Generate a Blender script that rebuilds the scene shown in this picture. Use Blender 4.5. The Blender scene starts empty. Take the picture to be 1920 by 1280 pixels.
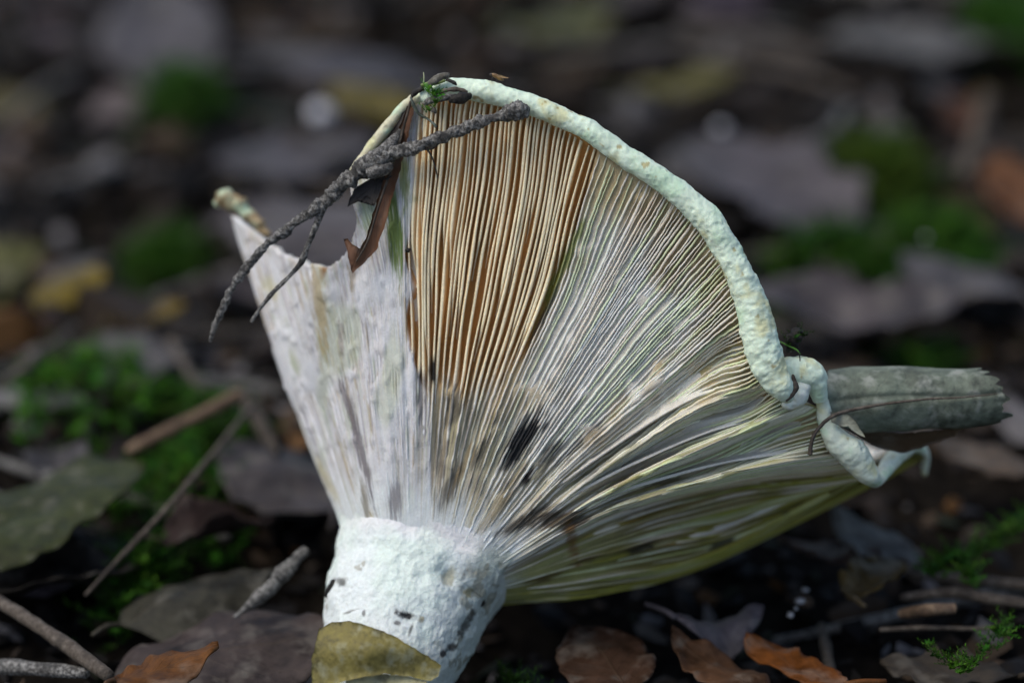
import bpy, bmesh, math, random
import numpy as np
from mathutils import Vector, Matrix

random.seed(7)
rng = np.random.default_rng(7)
R = math.radians
scene = bpy.context.scene
COL = scene.collection

# ------------------------------------------------------------------ camera, sky, sun, exposure
U = 0.0001                      # one photograph pixel at the focus distance = 0.1 mm
D = 0.5333                      # focus distance, 100 mm lens
PITCH = R(22.0)
CZ = 0.268
RIGHT = np.array([1.0, 0, 0])
UP = np.array([0, math.sin(PITCH), math.cos(PITCH)])
FWD = np.array([0, math.cos(PITCH), -math.sin(PITCH)])
CAM = np.array([0, -D * math.cos(PITCH), CZ])

cam_d = bpy.data.cameras.new('camera')
cam_d.lens = 100.0
cam_d.sensor_width = 36.0
cam_d.clip_start = 0.01
cam_d.clip_end = 200.0
cam_d.dof.use_dof = True
cam_d.dof.focus_distance = D
cam_d.dof.aperture_fstop = 6.0
cam_o = bpy.data.objects.new('camera', cam_d)
cam_o.location = CAM
cam_o.rotation_euler = (R(90) - PITCH, 0, 0)
COL.objects.link(cam_o)
scene.camera = cam_o

SUN_DIR = Vector((-0.48, -0.16, 0.86)).normalized()     # towards the light
world = bpy.data.worlds.new('World')
scene.world = world
world.use_nodes = True
nt = world.node_tree
bg = nt.nodes['Background']
sky = nt.nodes.new('ShaderNodeTexSky')
sky.sky_type = 'NISHITA'
sky.sun_disc = False
sky.air_density = 1.0
sky.dust_density = 2.5
sky.ozone_density = 0.6
sky.sun_elevation = math.asin(SUN_DIR.z)
sky.sun_rotation = math.atan2(SUN_DIR.x, SUN_DIR.y)
nt.links.new(sky.outputs[0], bg.inputs[0])
bg.inputs[1].default_value = 0.10

sun_d = bpy.data.lights.new('sun', 'SUN')
sun_d.energy = 0.95
sun_d.angle = R(35)
sun_d.color = (1.0, 0.97, 0.86)
sun_o = bpy.data.objects.new('sun', sun_d)
sun_o.rotation_euler = SUN_DIR.to_track_quat('Z', 'Y').to_euler()
COL.objects.link(sun_o)

scene.view_settings.view_transform = 'Standard'
scene.view_settings.look = 'None'
scene.view_settings.exposure = 1.0
scene.view_settings.gamma = 1.0

# ------------------------------------------------------------------ helpers
def at(px, py, w):
    """photo pixel + height w (px, towards camera) above the focus plane -> world point(s)"""
    px = np.asarray(px, float); py = np.asarray(py, float); w = np.asarray(w, float)
    d = D - w * U
    k = U * d / D
    return CAM + FWD * d[..., None] + RIGHT * ((px - 960) * k)[..., None] + UP * ((640 - py) * k)[..., None]

def ground_pt(px, py, z=0.0):
    v = FWD + RIGHT * ((px - 960) * U / D) + UP * ((640 - py) * U / D)
    s = (z - CAM[2]) / v[2]
    return CAM + v * s

def to_px(P):
    q = P - CAM
    d = q @ FWD
    return 960 + (q @ RIGHT) * D / d / U, 640 - (q @ UP) * D / d / U

def _h(ix, iy, iz):
    n = (ix.astype(np.int64) * 374761393 + iy.astype(np.int64) * 668265263 + iz.astype(np.int64) * 2147483647) & 0x7fffffff
    n = ((n ^ (n >> 13)) * 1274126177) & 0x7fffffff
    n = ((n ^ (n >> 15)) * 846342673) & 0x7fffffff
    return ((n ^ (n >> 14)) & 0xffff) / 65535.0

def vn(x, y, z=0.0):
    """value noise, -1..1"""
    x, y, z = np.broadcast_arrays(np.asarray(x, float), np.asarray(y, float), np.asarray(z, float))
    ix, iy, iz = np.floor(x), np.floor(y), np.floor(z)
    fx, fy, fz = x - ix, y - iy, z - iz
    fx = fx * fx * (3 - 2 * fx); fy = fy * fy * (3 - 2 * fy); fz = fz * fz * (3 - 2 * fz)
    r = 0
    for a in (0, 1):
        for b in (0, 1):
            for c in (0, 1):
                wgt = (fx if a else 1 - fx) * (fy if b else 1 - fy) * (fz if c else 1 - fz)
                r = r + wgt * _h(ix + a, iy + b, iz + c)
    return r * 2 - 1

def fbm(x, y, z=0.0, o=4):
    r = 0; a = 1.0; s = 0
    for i in range(o):
        f = 2.03 ** i
        r = r + a * vn(np.asarray(x) * f + 17 * i, np.asarray(y) * f - 9 * i, np.asarray(z) * f + 5 * i)
        s += a; a *= 0.52
    return r / s

def sst(a, b, x):
    t = np.clip((x - a) / (b - a), 0, 1)
    return t * t * (3 - 2 * t)

def cr(P, s):
    """Catmull-Rom through rows of P at parameters s in 0..len-1"""
    P = np.asarray(P, float); n = len(P)
    s = np.clip(np.asarray(s, float), 0, n - 1)
    i = np.clip(np.floor(s).astype(int), 0, n - 2); f = (s - i)[..., None]
    Pe = np.vstack([2 * P[0] - P[1], P, 2 * P[-1] - P[-2]])
    a, b, c, d = Pe[i], Pe[i + 1], Pe[i + 2], Pe[i + 3]
    return 0.5 * (2 * b + (c - a) * f + (2 * a - 5 * b + 4 * c - d) * f ** 2 + (3 * b - a - 3 * c + d) * f ** 3)

def mesh(name, V, F, smooth=True, col=None, uv=None):
    me = bpy.data.meshes.new(name)
    me.from_pydata(np.asarray(V, float).tolist(), [], [list(map(int, f)) for f in F])
    if smooth:
        me.polygons.foreach_set('use_smooth', [True] * len(me.polygons))
    if col is not None:
        a = me.color_attributes.new('Col', 'FLOAT_COLOR', 'POINT')
        c = np.ones((len(V), 4), np.float32); c[:, :3] = np.clip(col, 0.0, 1)
        a.data.foreach_set('color', c.ravel())
    if uv is not None:
        a = me.attributes.new('lf', 'FLOAT_VECTOR', 'POINT')
        c = np.zeros((len(V), 3), np.float32); c[:, :2] = uv
        a.data.foreach_set('vector', c.ravel())
    me.update()
    return me

def link(name, me, mat, parent=None):
    o = bpy.data.objects.new(name, me)
    COL.objects.link(o)
    if me is not None and mat is not None and not me.materials:
        me.materials.append(mat)
    if parent is not None:
        o.parent = parent
    return o

def tag(o, label, cat=None, group=None, kind=None):
    o['label'] = label
    if cat: o['category'] = cat
    if group: o['group'] = group
    if kind: o['kind'] = kind
    return o

def empty(name, loc):
    o = bpy.data.objects.new(name, None)
    o.empty_display_size = 0.01
    o.location = Vector(loc)
    COL.objects.link(o)
    return o

def child(o, parent):
    """parent while keeping the world-space coordinates of the mesh"""
    o.parent = parent
    o.matrix_parent_inverse = Matrix.Translation(-Vector(root_loc(parent)))
    return o

def root_loc(o):
    v = Vector(o.location)
    while o.parent is not None:
        o = o.parent
        v = Vector((0, 0, 0)) if o.type != 'EMPTY' else Vector(o.location)
    return v

def grid_faces(nu, nv, wrap=False, flip=False):
    F = []
    for i in range(nu if wrap else nu - 1):
        a = i * nv; b = ((i + 1) % nu) * nv
        for j in range(nv - 1):
            f = (a + j, b + j, b + j + 1, a + j + 1)
            F.append(f[::-1] if flip else f)
    return F

def tube(pts, rad, n, m, rough=0.0, rs=300.0, squash=None, seed=0.0, lump=0.0, ls=80.0):
    """pts: world control points, rad: metres per control point; returns V, F, (s, ang)"""
    pts = np.asarray(pts, float)
    s = np.linspace(0, len(pts) - 1, n)
    C = cr(pts, s)
    rr = np.interp(s, np.arange(len(pts)), rad)
    T = np.gradient(C, axis=0); T /= np.linalg.norm(T, axis=1)[:, None] + 1e-12
    ref = FWD
    A = np.cross(T, ref); A /= np.linalg.norm(A, axis=1)[:, None] + 1e-9
    B = np.cross(T, A)
    ang = np.linspace(0, 2 * math.pi, m, endpoint=False)
    q = 1.0 if squash is None else squash
    dirs = A[:, None, :] * np.cos(ang)[None, :, None] + B[:, None, :] * np.sin(ang)[None, :, None] * q
    V = C[:, None, :] + dirs * rr[:, None, None]
    nz = 0
    if rough:
        nz = fbm(V[..., 0] * rs + seed, V[..., 1] * rs, V[..., 2] * rs, 3) * rough
    if lump:
        nz = nz + vn(V[..., 0] * ls + seed + 40, V[..., 1] * ls, V[..., 2] * ls) * lump
    if rough or lump:
        V = V + dirs * (rr[:, None] * nz)[..., None]
    V = V.reshape(-1, 3)
    F = []
    for i in range(n - 1):
        for j in range(m):
            k = (j + 1) % m
            F.append((i * m + j, i * m + k, (i + 1) * m + k, (i + 1) * m + j))
    V = np.vstack([V, C[0] - T[0] * rr[0] * 0.4, C[-1] + T[-1] * rr[-1] * 0.4])
    a, b = n * m, n * m + 1
    for j in range(m):
        k = (j + 1) % m
        F.append((a, k, j)); F.append((b, (n - 1) * m + j, (n - 1) * m + k))
    return V, F, C

def pxtube(P, n, m, **kw):
    """P rows: px, py, w, radius(px)"""
    P = np.asarray(P, float)
    pts = at(P[:, 0], P[:, 1], P[:, 2])
    return tube(pts, P[:, 3] * U * (D - P[:, 2] * U) / D, n, m, **kw)

# ------------------------------------------------------------------ materials
def nodes_of(name):
    m = bpy.data.materials.new(name); m.use_nodes = True
    t = m.node_tree
    return m, t, t.nodes['Principled BSDF']

def N(t, typ, **kw):
    n = t.nodes.new(typ)
    for k, v in kw.items():
        setattr(n, k, v)
    return n

def mixc(t, a, b, fac, mode='MIX'):
    n = N(t, 'ShaderNodeMix', data_type='RGBA', blend_type=mode)
    for sock, val in ((n.inputs[6], a), (n.inputs[7], b), (n.inputs[0], fac)):
        if hasattr(val, 'is_linked') or hasattr(val, 'links'):
            t.links.new(val, sock)
        elif isinstance(val, (int, float)):
            sock.default_value = val
        else:
            sock.default_value = (*val, 1.0)
    return n.outputs[2]

def noise(t, vec, scale, detail=4.0, rough=0.55, dist=0.0):
    n = N(t, 'ShaderNodeTexNoise')
    n.inputs['Scale'].default_value = scale
    n.inputs['Detail'].default_value = detail
    n.inputs['Roughness'].default_value = rough
    n.inputs['Distortion'].default_value = dist
    if vec is not None:
        t.links.new(vec, n.inputs['Vector'])
    return n.outputs[0]

def ramp(t, fac, a, b, lo=0.0, hi=1.0):
    n = N(t, 'ShaderNodeMapRange')
    n.inputs[1].default_value = a; n.inputs[2].default_value = b
    n.inputs[3].default_value = lo; n.inputs[4].default_value = hi
    t.links.new(fac, n.inputs[0])
    return n.outputs[0]

def bump(t, bsdf, h, strength, dist):
    n = N(t, 'ShaderNodeBump')
    n.inputs['Strength'].default_value = strength
    n.inputs['Distance'].default_value = dist
    t.links.new(h, n.inputs['Height'])
    t.links.new(n.outputs[0], bsdf.inputs['Normal'])

def math2(t, op, a, b):
    n = N(t, 'ShaderNodeMath', operation=op)
    for i, v in enumerate((a, b)):
        if isinstance(v, (int, float)): n.inputs[i].default_value = v
        else: t.links.new(v, n.inputs[i])
    return n.outputs[0]

def mat_fungus(name, fine, bumpd, pits=False, sss=0.12, rough=0.62, spec=0.35):
    m, t, b = nodes_of(name)
    at_ = N(t, 'ShaderNodeAttribute', attribute_name='Col')
    tc = N(t, 'ShaderNodeTexCoord').outputs['Object']
    n1 = noise(t, tc, fine, 5, 0.65)
    n2 = noise(t, tc, fine * 0.2, 4, 0.6)
    v = ramp(t, math2(t, 'ADD', math2(t, 'MULTIPLY', n1, 0.6), math2(t, 'MULTIPLY', n2, 0.4)), 0.3, 0.7, 0.80, 1.12)
    c = mixc(t, at_.outputs['Color'], (1, 1, 1), 1.0, 'MULTIPLY')
    vm = N(t, 'ShaderNodeVectorMath', operation='SCALE')
    t.links.new(c, vm.inputs[0]); t.links.new(v, vm.inputs['Scale'])
    t.links.new(vm.outputs[0], b.inputs['Base Color'])
    b.inputs['Roughness'].default_value = rough
    b.inputs['Specular IOR Level'].default_value = spec
    b.inputs['Subsurface Weight'].default_value = sss
    b.inputs['Subsurface Radius'].default_value = (1.0, 0.6, 0.3)
    b.inputs['Subsurface Scale'].default_value = 0.0012
    h = n1
    if pits:
        vo = N(t, 'ShaderNodeTexVoronoi'); vo.inputs['Scale'].default_value = 620
        t.links.new(tc, vo.inputs['Vector'])
        p = ramp(t, vo.outputs['Distance'], 0.05, 0.42)
        keep = ramp(t, noise(t, tc, 160, 2), 0.42, 0.6)
        h = math2(t, 'ADD', math2(t, 'MULTIPLY', n1, 0.5), math2(t, 'MULTIPLY', math2(t, 'MULTIPLY', p, keep), 0.9))
    bump(t, b, h, 0.9, bumpd)
    return m

M_GILL = mat_fungus('gill_flesh', 2600, 0.00018, sss=0.15)
M_RIM = mat_fungus('rim_skin', 1500, 0.00030, pits=True)
M_STEM = mat_fungus('stem_felt', 1300, 0.00030)

def mat_leaf(name, rough=0.42, spec=0.5, veins=0.5, lo=0.5, hi=1.35, k=1.0, pale=.35, palec=(0.16, 0.15, 0.13)):
    """dead leaf: colour from the object, blotches, veins from the leaf's own coordinates"""
    m, t, b = nodes_of(name)
    oi = N(t, 'ShaderNodeObjectInfo')
    uv = N(t, 'ShaderNodeAttribute', attribute_name='lf').outputs['Vector']
    sep = N(t, 'ShaderNodeSeparateXYZ'); t.links.new(uv, sep.inputs[0])
    tc = N(t, 'ShaderNodeTexCoord').outputs['Object']
    off = N(t, 'ShaderNodeVectorMath', operation='ADD')
    t.links.new(tc, off.inputs[0])
    sc = N(t, 'ShaderNodeVectorMath', operation='SCALE'); sc.inputs[0].default_value = (7.1, 3.3, 5.7)
    t.links.new(oi.outputs['Random'], sc.inputs['Scale']); t.links.new(sc.outputs[0], off.inputs[1])
    P = off.outputs[0]
    big = noise(t, P, 55 * k, 4, 0.6, 0.4)
    mid = noise(t, P, 260 * k, 5, 0.65)
    fine = noise(t, P, 1500, 4, 0.7)
    ab = math2(t, 'ABSOLUTE', sep.outputs[0], 0)
    ph = math2(t, 'SUBTRACT', math2(t, 'MULTIPLY', sep.outputs[1], 9.0), math2(t, 'MULTIPLY', ab, 3.2))
    ph = math2(t, 'ADD', ph, math2(t, 'MULTIPLY', mid, 0.35))
    fr = math2(t, 'ABSOLUTE', math2(t, 'SUBTRACT', math2(t, 'FRACT', ph, 0), 0.5), 0)
    vein = ramp(t, fr, 0.0, 0.07, 1.0, 0.0)
    ribm = ramp(t, ab, 0.0, 0.05, 1.0, 0.0)
    vein = math2(t, 'MAXIMUM', math2(t, 'MULTIPLY', vein, 0.6), ribm)
    val = math2(t, 'ADD', math2(t, 'MULTIPLY', big, 0.55), math2(t, 'MULTIPLY', mid, 0.45))
    v = ramp(t, val, 0.32, 0.68, lo, hi)
    vm = N(t, 'ShaderNodeVectorMath', operation='SCALE')
    t.links.new(oi.outputs['Color'], vm.inputs[0]); t.links.new(v, vm.inputs['Scale'])
    c = mixc(t, vm.outputs[0], (0.012, 0.010, 0.009), ramp(t, mid, 0.60, 0.72, 0.0, 0.75))
    c = mixc(t, c, palec, math2(t, 'MULTIPLY', ramp(t, noise(t, P, 130 * k, 3), 0.52, 0.70), pale))
    c = mixc(t, c, (0.05, 0.035, 0.02), math2(t, 'MULTIPLY', vein, 0.35 * veins))
    t.links.new(c, b.inputs['Base Color'])
    t.links.new(ramp(t, mid, 0.3, 0.7, rough - 0.1, rough + 0.22), b.inputs['Roughness'])
    b.inputs['Specular IOR Level'].default_value = spec
    h = math2(t, 'ADD', math2(t, 'MULTIPLY', vein, 0.7 * veins), math2(t, 'ADD', math2(t, 'MULTIPLY', mid, 0.6), math2(t, 'MULTIPLY', fine, 0.25)))
    bump(t, b, h, 0.7, 0.0004)
    return m

M_LEAF = mat_leaf('dead_leaf', .50, .10, .6, .12, 1.95, 1.1)
M_LEAF_ROLL = mat_leaf('grey_mottled_leaf', 0.6, 0.3, 0.35, 0.15, 1.9, 2.0, .7, (.26, .27, .24))
M_SCRAP = mat_leaf('mottled_scrap', 0.6, 0.3, 0.0, 0.2, 1.9, 3.0, .55, (.26, .27, .20))
M_LEAF_DRY = mat_leaf('brown_leaf', 0.5, 0.3, 0.3, 0.45, 1.3)

def mat_bark(name, dark, light, amount=0.56, scale=900, rough=0.75):
    m, t, b = nodes_of(name)
    tc = N(t, 'ShaderNodeTexCoord').outputs['Object']
    n1 = noise(t, tc, scale, 5, 0.7)
    n2 = noise(t, tc, scale * 0.22, 3, 0.6)
    c = mixc(t, dark, light, ramp(t, n1, amount - 0.1, amount + 0.12))
    c = mixc(t, c, tuple(0.35 * x for x in dark), ramp(t, n2, 0.5, 0.65, 0, 0.8))
    t.links.new(c, b.inputs['Base Color'])
    b.inputs['Roughness'].default_value = rough
    b.inputs['Specular IOR Level'].default_value = 0.3
    bump(t, b, n1, 1.0, 0.0005)
    return m

M_TWIG = mat_bark('lichened_bark', (0.05, 0.046, 0.042), (0.30, 0.29, 0.27), 0.53, 1500)
M_STICK = mat_bark('peeled_stick', (0.10, 0.062, 0.038), (0.19, 0.13, 0.08), 0.55, 500)
M_STICKD = mat_bark('dark_stick', (0.05, 0.038, 0.028), (0.12, 0.10, 0.08), 0.55, 600)
M_DEBRIS = mat_bark('soil_crumb', (0.012, 0.010, 0.008), (0.06, 0.05, 0.04), 0.6, 900, 0.6)
M_PALE = mat_bark('pale_bark_sliver', (0.10, 0.09, 0.07), (0.45, 0.43, 0.38), 0.55, 400)

def mat_plain(name, c1, c2, scale, rough=0.5, spec=0.5, trans=0.0):
    m, t, b = nodes_of(name)
    tc = N(t, 'ShaderNodeTexCoord').outputs['Object']
    n1 = noise(t, tc, scale, 4, 0.6)
    t.links.new(mixc(t, c1, c2, ramp(t, n1, 0.35, 0.65)), b.inputs['Base Color'])
    b.inputs['Roughness'].default_value = rough
    b.inputs['Specular IOR Level'].default_value = spec
    bump(t, b, n1, 0.4, 0.0003)
    return m

M_SOIL = mat_plain('humus', (0.003, 0.0025, 0.002), (0.011, 0.009, 0.007), 220, 0.9, 0.02)
M_CHIP = mat_fungus('litter_chips', 900, 0.0002, sss=0.0, rough=0.6, spec=.1)
M_MOSS = mat_fungus('moss_leaf', 1200, 0.00005, sss=0.0, rough=0.6, spec=.1)
M_GLINT = mat_plain('glint_pebble', (0.34, 0.33, 0.35), (0.5, 0.49, 0.51), 300, 0.4)
M_CHIPQ = mat_plain('quartz', (.16, .155, .16), (.32, .32, .33), 900, .3)
M_FLYB = mat_plain('fly_body', (0.10, 0.05, 0.012), (0.22, 0.12, 0.03), 900, 0.4)
M_FLYD = mat_plain('fly_dark', (0.015, 0.01, 0.008), (0.03, 0.02, 0.015), 900, 0.4)
def mat_wing():
    m, t, b = nodes_of('fly_wing')
    b.inputs['Base Color'].default_value = (0.35, 0.22, 0.10, 1)
    b.inputs['Roughness'].default_value = 0.3
    b.inputs['Alpha'].default_value = 0.55
    return m
M_WING = mat_wing()

# ------------------------------------------------------------------ ground
MUSH = at(np.array(860), np.array(1000), np.array(-330))
def ground_h(x, y):
    h = fbm(x * 28, y * 28, 3.0, 4) * 0.006 + fbm(x * 9 + 5, y * 9, 1.0, 2) * 0.007 - 0.006
    dx = x - 0.0; dy = y - 0.02
    h = h + sst(.10, .22, y) * (fbm(x * 19 + 2, y * 15, 6.0, 2) * .016 - .004)
    h = h - 0.010 * np.exp(-((dx / 0.09) ** 2 + (dy / 0.06) ** 2))
    return h

n = 260
gx = np.linspace(-0.62, 0.62, n); gy = np.linspace(-0.30, 1.25, n)
X, Y = np.meshgrid(gx, gy, indexing='ij')
V = np.stack([X, Y, ground_h(X, Y)], -1).reshape(-1, 3)
g = link('soil_ground', mesh('soil_ground', V, grid_faces(n, n)), M_SOIL)
g['kind'] = 'structure'; g['label'] = 'dark wet woodland soil under the leaf litter'
# the soil goes on to the horizon, a little lower than the detailed patch
big = 60.0
gs = np.concatenate([np.linspace(-big, -1.5, 12), np.linspace(-1.2, 1.9, 50), np.linspace(2.2, big, 12)])
X, Y = np.meshgrid(gs, gs, indexing='ij')
Z = -0.024 + 0.006 * vn(X * 8, Y * 8)
V = np.stack([X, Y, Z], -1).reshape(-1, 3)
g2 = link('forest_floor', mesh('forest_floor', V, grid_faces(len(gs), len(gs))), M_SOIL)
g2['kind'] = 'structure'; g2['label'] = 'bare dark forest floor running on to the horizon'

# ------------------------------------------------------------------ mushroom: guide curves of the gill side
GU = np.array([
 [[640, 990, -235], [560, 790, -330], [490, 590, -400], [432, 405, -450]],
 [[662, 972, -175], [603, 785, -232], [548, 620, -285], [497, 455, -335]],
 [[690, 966, -135], [645, 790, -160], [612, 640, -180], [575, 497, -205]],
 [[712, 968, -115], [685, 790, -120], [662, 640, -130], [632, 492, -145]],
 [[733, 972, -108], [712, 780, -100], [692, 570, -105], [668, 420, -115]],
 [[750, 977, -105], [735, 760, -90], [714, 520, -92], [657, 328, -100]],
 [[764, 982, -105], [755, 760, -80], [738, 480, -78], [712, 252, -88]],
 [[776, 986, -103], [775, 760, -75], [768, 460, -68], [772, 188, -75]],
 [[792, 992, -102], [800, 770, -75], [805, 470, -62], [828, 180, -60]],
 [[815, 1000, -100], [840, 775, -75], [880, 485, -58], [920, 185, -48]],
 [[840, 1010, -100], [890, 795, -72], [968, 525, -52], [1022, 220, -28]],
 [[860, 1020, -100], [940, 815, -70], [1062, 545, -46], [1150, 298, -15]],
 [[878, 1028, -100], [985, 840, -65], [1142, 585, -38], [1272, 380, -5]],
 [[895, 1035, -100], [1030, 862, -65], [1212, 645, -33], [1352, 490, 0]],
 [[907, 1043, -105], [1060, 884, -65], [1262, 705, -28], [1398, 600, 0]],
 [[917, 1050, -110], [1090, 905, -62], [1292, 765, -28], [1432, 700, -10]],
 [[925, 1057, -115], [1110, 924, -56], [1302, 822, -26], [1482, 752, -40]],
 [[930, 1063, -120], [1130, 942, -52], [1330, 862, -46], [1545, 775, -90]],
 [[935, 1072, -125], [1150, 960, -66], [1370, 898, -78], [1592, 858, -130]],
 [[940, 1082, -145], [1150, 984, -195], [1385, 922, -262], [1628, 890, -235]],
 [[943, 1097, -165], [1150, 1040, -205], [1375, 985, -285], [1645, 888, -275]],
 [[943, 1115, -190], [1130, 1092, -245], [1352, 1040, -330], [1692, 842, -310]],
 [[940, 1130, -215], [1120, 1116, -290], [1332, 1054, -420], [1736, 862, -420]],
 [[925, 1135, -270], [1100, 1090, -400], [1280, 1000, -600], [1650, 850, -650]],
 [[850, 1110, -330], [1000, 950, -560], [1150, 850, -780], [1350, 700, -930]],
 [[740, 1040, -340], [800, 850, -540], [850, 700, -740], [880, 580, -860]],
 [[665, 1005, -300], [625, 830, -430], [580, 640, -580], [545, 510, -660]],
], float)
NG = len(GU)
SUB, NT = 36, 101
NU = NG * SUB
us = np.arange(NU) / SUB
tt = np.linspace(-0.06, 1.0, NT)
def crp(P, s):
    i = np.floor(s).astype(int); f = (s - i)[:, None, None]
    a, b, c, d = P[(i - 1) % NG], P[i % NG], P[(i + 1) % NG], P[(i + 2) % NG]
    return 0.5 * (2 * b + (c - a) * f + (2 * a - 5 * b + 4 * c - d) * f ** 2 + (3 * b - a - 3 * c + d) * f ** 3)
Q = crp(GU, us)                                     # NU,4,3
GP = np.zeros((NU, NT, 3))
s4 = np.clip(tt, 0, 1) * 3
Qe = np.concatenate([2 * Q[:, :1] - Q[:, 1:2], Q, 2 * Q[:, 3:] - Q[:, 2:3]], 1)
for k, s in enumerate(s4):
    i = min(int(s), 2); f = s - i
    a, b, c, d = Qe[:, i], Qe[:, i + 1], Qe[:, i + 2], Qe[:, i + 3]
    GP[:, k] = 0.5 * (2 * b + (c - a) * f + (2 * a - 5 * b + 4 * c - d) * f ** 2 + (3 * b - a - 3 * c + d) * f ** 3)
    if tt[k] < 0:
        GP[:, k] = GP[:, k] + (Q[:, 0] - Q[:, 1]) * (-tt[k]) * 1.5
TT = np.broadcast_to(tt, (NU, NT)); UU = np.broadcast_to(us[:, None], (NU, NT))
# pleats in the right-hand folds and a gentle unevenness everywhere
fold = sst(13.0, 15.5, UU) * (1 - sst(18.6, 19.4, UU)) * sst(0.15, 0.45, TT) * (1 - sst(0.85, 1.0, TT))
GP[..., 2] += fold * (32 * np.sin(UU * 4.6 + TT * 2.2) + 11 * np.sin(UU * 9.7 + 1 - TT * 3))
GP[..., 2] += vn(UU * 1.7, TT * 3.0, 2.0) * 7 * sst(0.0, 0.3, TT)
low = sst(18.8, 19.6, UU) * (1 - sst(22.6, 23.5, UU))
GP[..., 2] += low * 14 * np.sin(UU * 5.2 + TT * 1.5) * sst(0.1, 0.4, TT)
# torn notch at the left: ragged edge
rag = sst(0.8, 1.2, UU) * (1 - sst(4.6, 5.0, UU)) * sst(0.85, 1.0, TT)
GP[..., 1] += rag * (fbm(UU * 6, 3.3, 0.5, 3) * 16)
GW = at(GP[..., 0], GP[..., 1], GP[..., 2])
dU = (np.roll(GW, -1, 0) - np.roll(GW, 1, 0)); dU /= np.linalg.norm(dU, axis=2)[..., None] + 1e-12
dT = np.gradient(GW, axis=1); dT /= np.linalg.norm(dT, axis=2)[..., None] + 1e-12
GN = np.cross(dU, dT); GN /= np.linalg.norm(GN, axis=2)[..., None] + 1e-12
mid_i = int(11 * SUB)
if GN[mid_i, 60] @ (-FWD) < 0: GN = -GN

def samp(A, u, t):
    x = (np.asarray(u, float) % NG) * SUB
    y = (np.asarray(t, float) - tt[0]) / (tt[1] - tt[0])
    i = np.floor(x).astype(int); j = np.clip(np.floor(y).astype(int), 0, NT - 2)
    f = (x - i)[..., None]; g_ = np.clip(y - j, 0, 1)[..., None]
    i0 = i % NU; i1 = (i + 1) % NU
    return (A[i0, j] * (1 - f) + A[i1, j] * f) * (1 - g_) + (A[i0, j + 1] * (1 - f) + A[i1, j + 1] * f) * g_

# regions of the gill side (in the photograph's pixels, fixed to the flesh once built)
EDGE_Y = [0, 170, 250, 330, 420, 480, 540, 600, 650, 700, 760, 2000]
EDGE_X = [795, 790, 782, 778, 772, 762, 776, 760, 770, 784, 806, 830]
def region(px, py, u):
    ex = np.interp(py, EDGE_Y, EDGE_X)
    front = (u > 3) & (u < 19)
    left = sst(ex - 3, ex + 3, px)
    rx = np.interp(py, [200, 300, 400, 500, 640, 720], [1150, 1112, 1085, 1052, 1000, 960])
    right = 1 - sst(rx - 5, rx + 5, px)
    yb = np.interp(px, [770, 800, 870, 930, 1000], [690, 735, 740, 705, 660]) + vn(px * 0.08, 3.0) * 25
    bot = 1 - sst(yb - 45, yb + 25, py)
    openr = left * right * bot * front
    mat = (1 - left) * (u < 9.5)
    return openr, mat

def gill_height(px, py, u, t):
    o, m = region(px, py, u)
    rest = np.where(u < 18.8, 5.0, 6.0)
    edge_right = sst(0.72, 0.9, t) * sst(11.2, 12.2, u) * (1 - sst(18, 19, u))
    rest = rest + 7 * edge_right
    cl = sst(.0, .45, fbm(px * .022, py * .011, 3.0, 3)) + .8 * sst(.2, .5, fbm(px * .06, py * .04, 9.0, 2))
    h = rest * (1 - m) + (2.2 - 4.2 * cl) * m
    h = h - 5.0 * (1 - m) * (1 - o) * sst(.12, .5, fbm(px * .03, py * .03, 5.0, 3)) * (u < 15)
    h = h * (1 - o) + 21 * o
    h = h * (0.25 + 0.75 * sst(0.06, 0.40, t)) * (1 - 0.25 * sst(0.93, 1.0, t))
    return h

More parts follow.
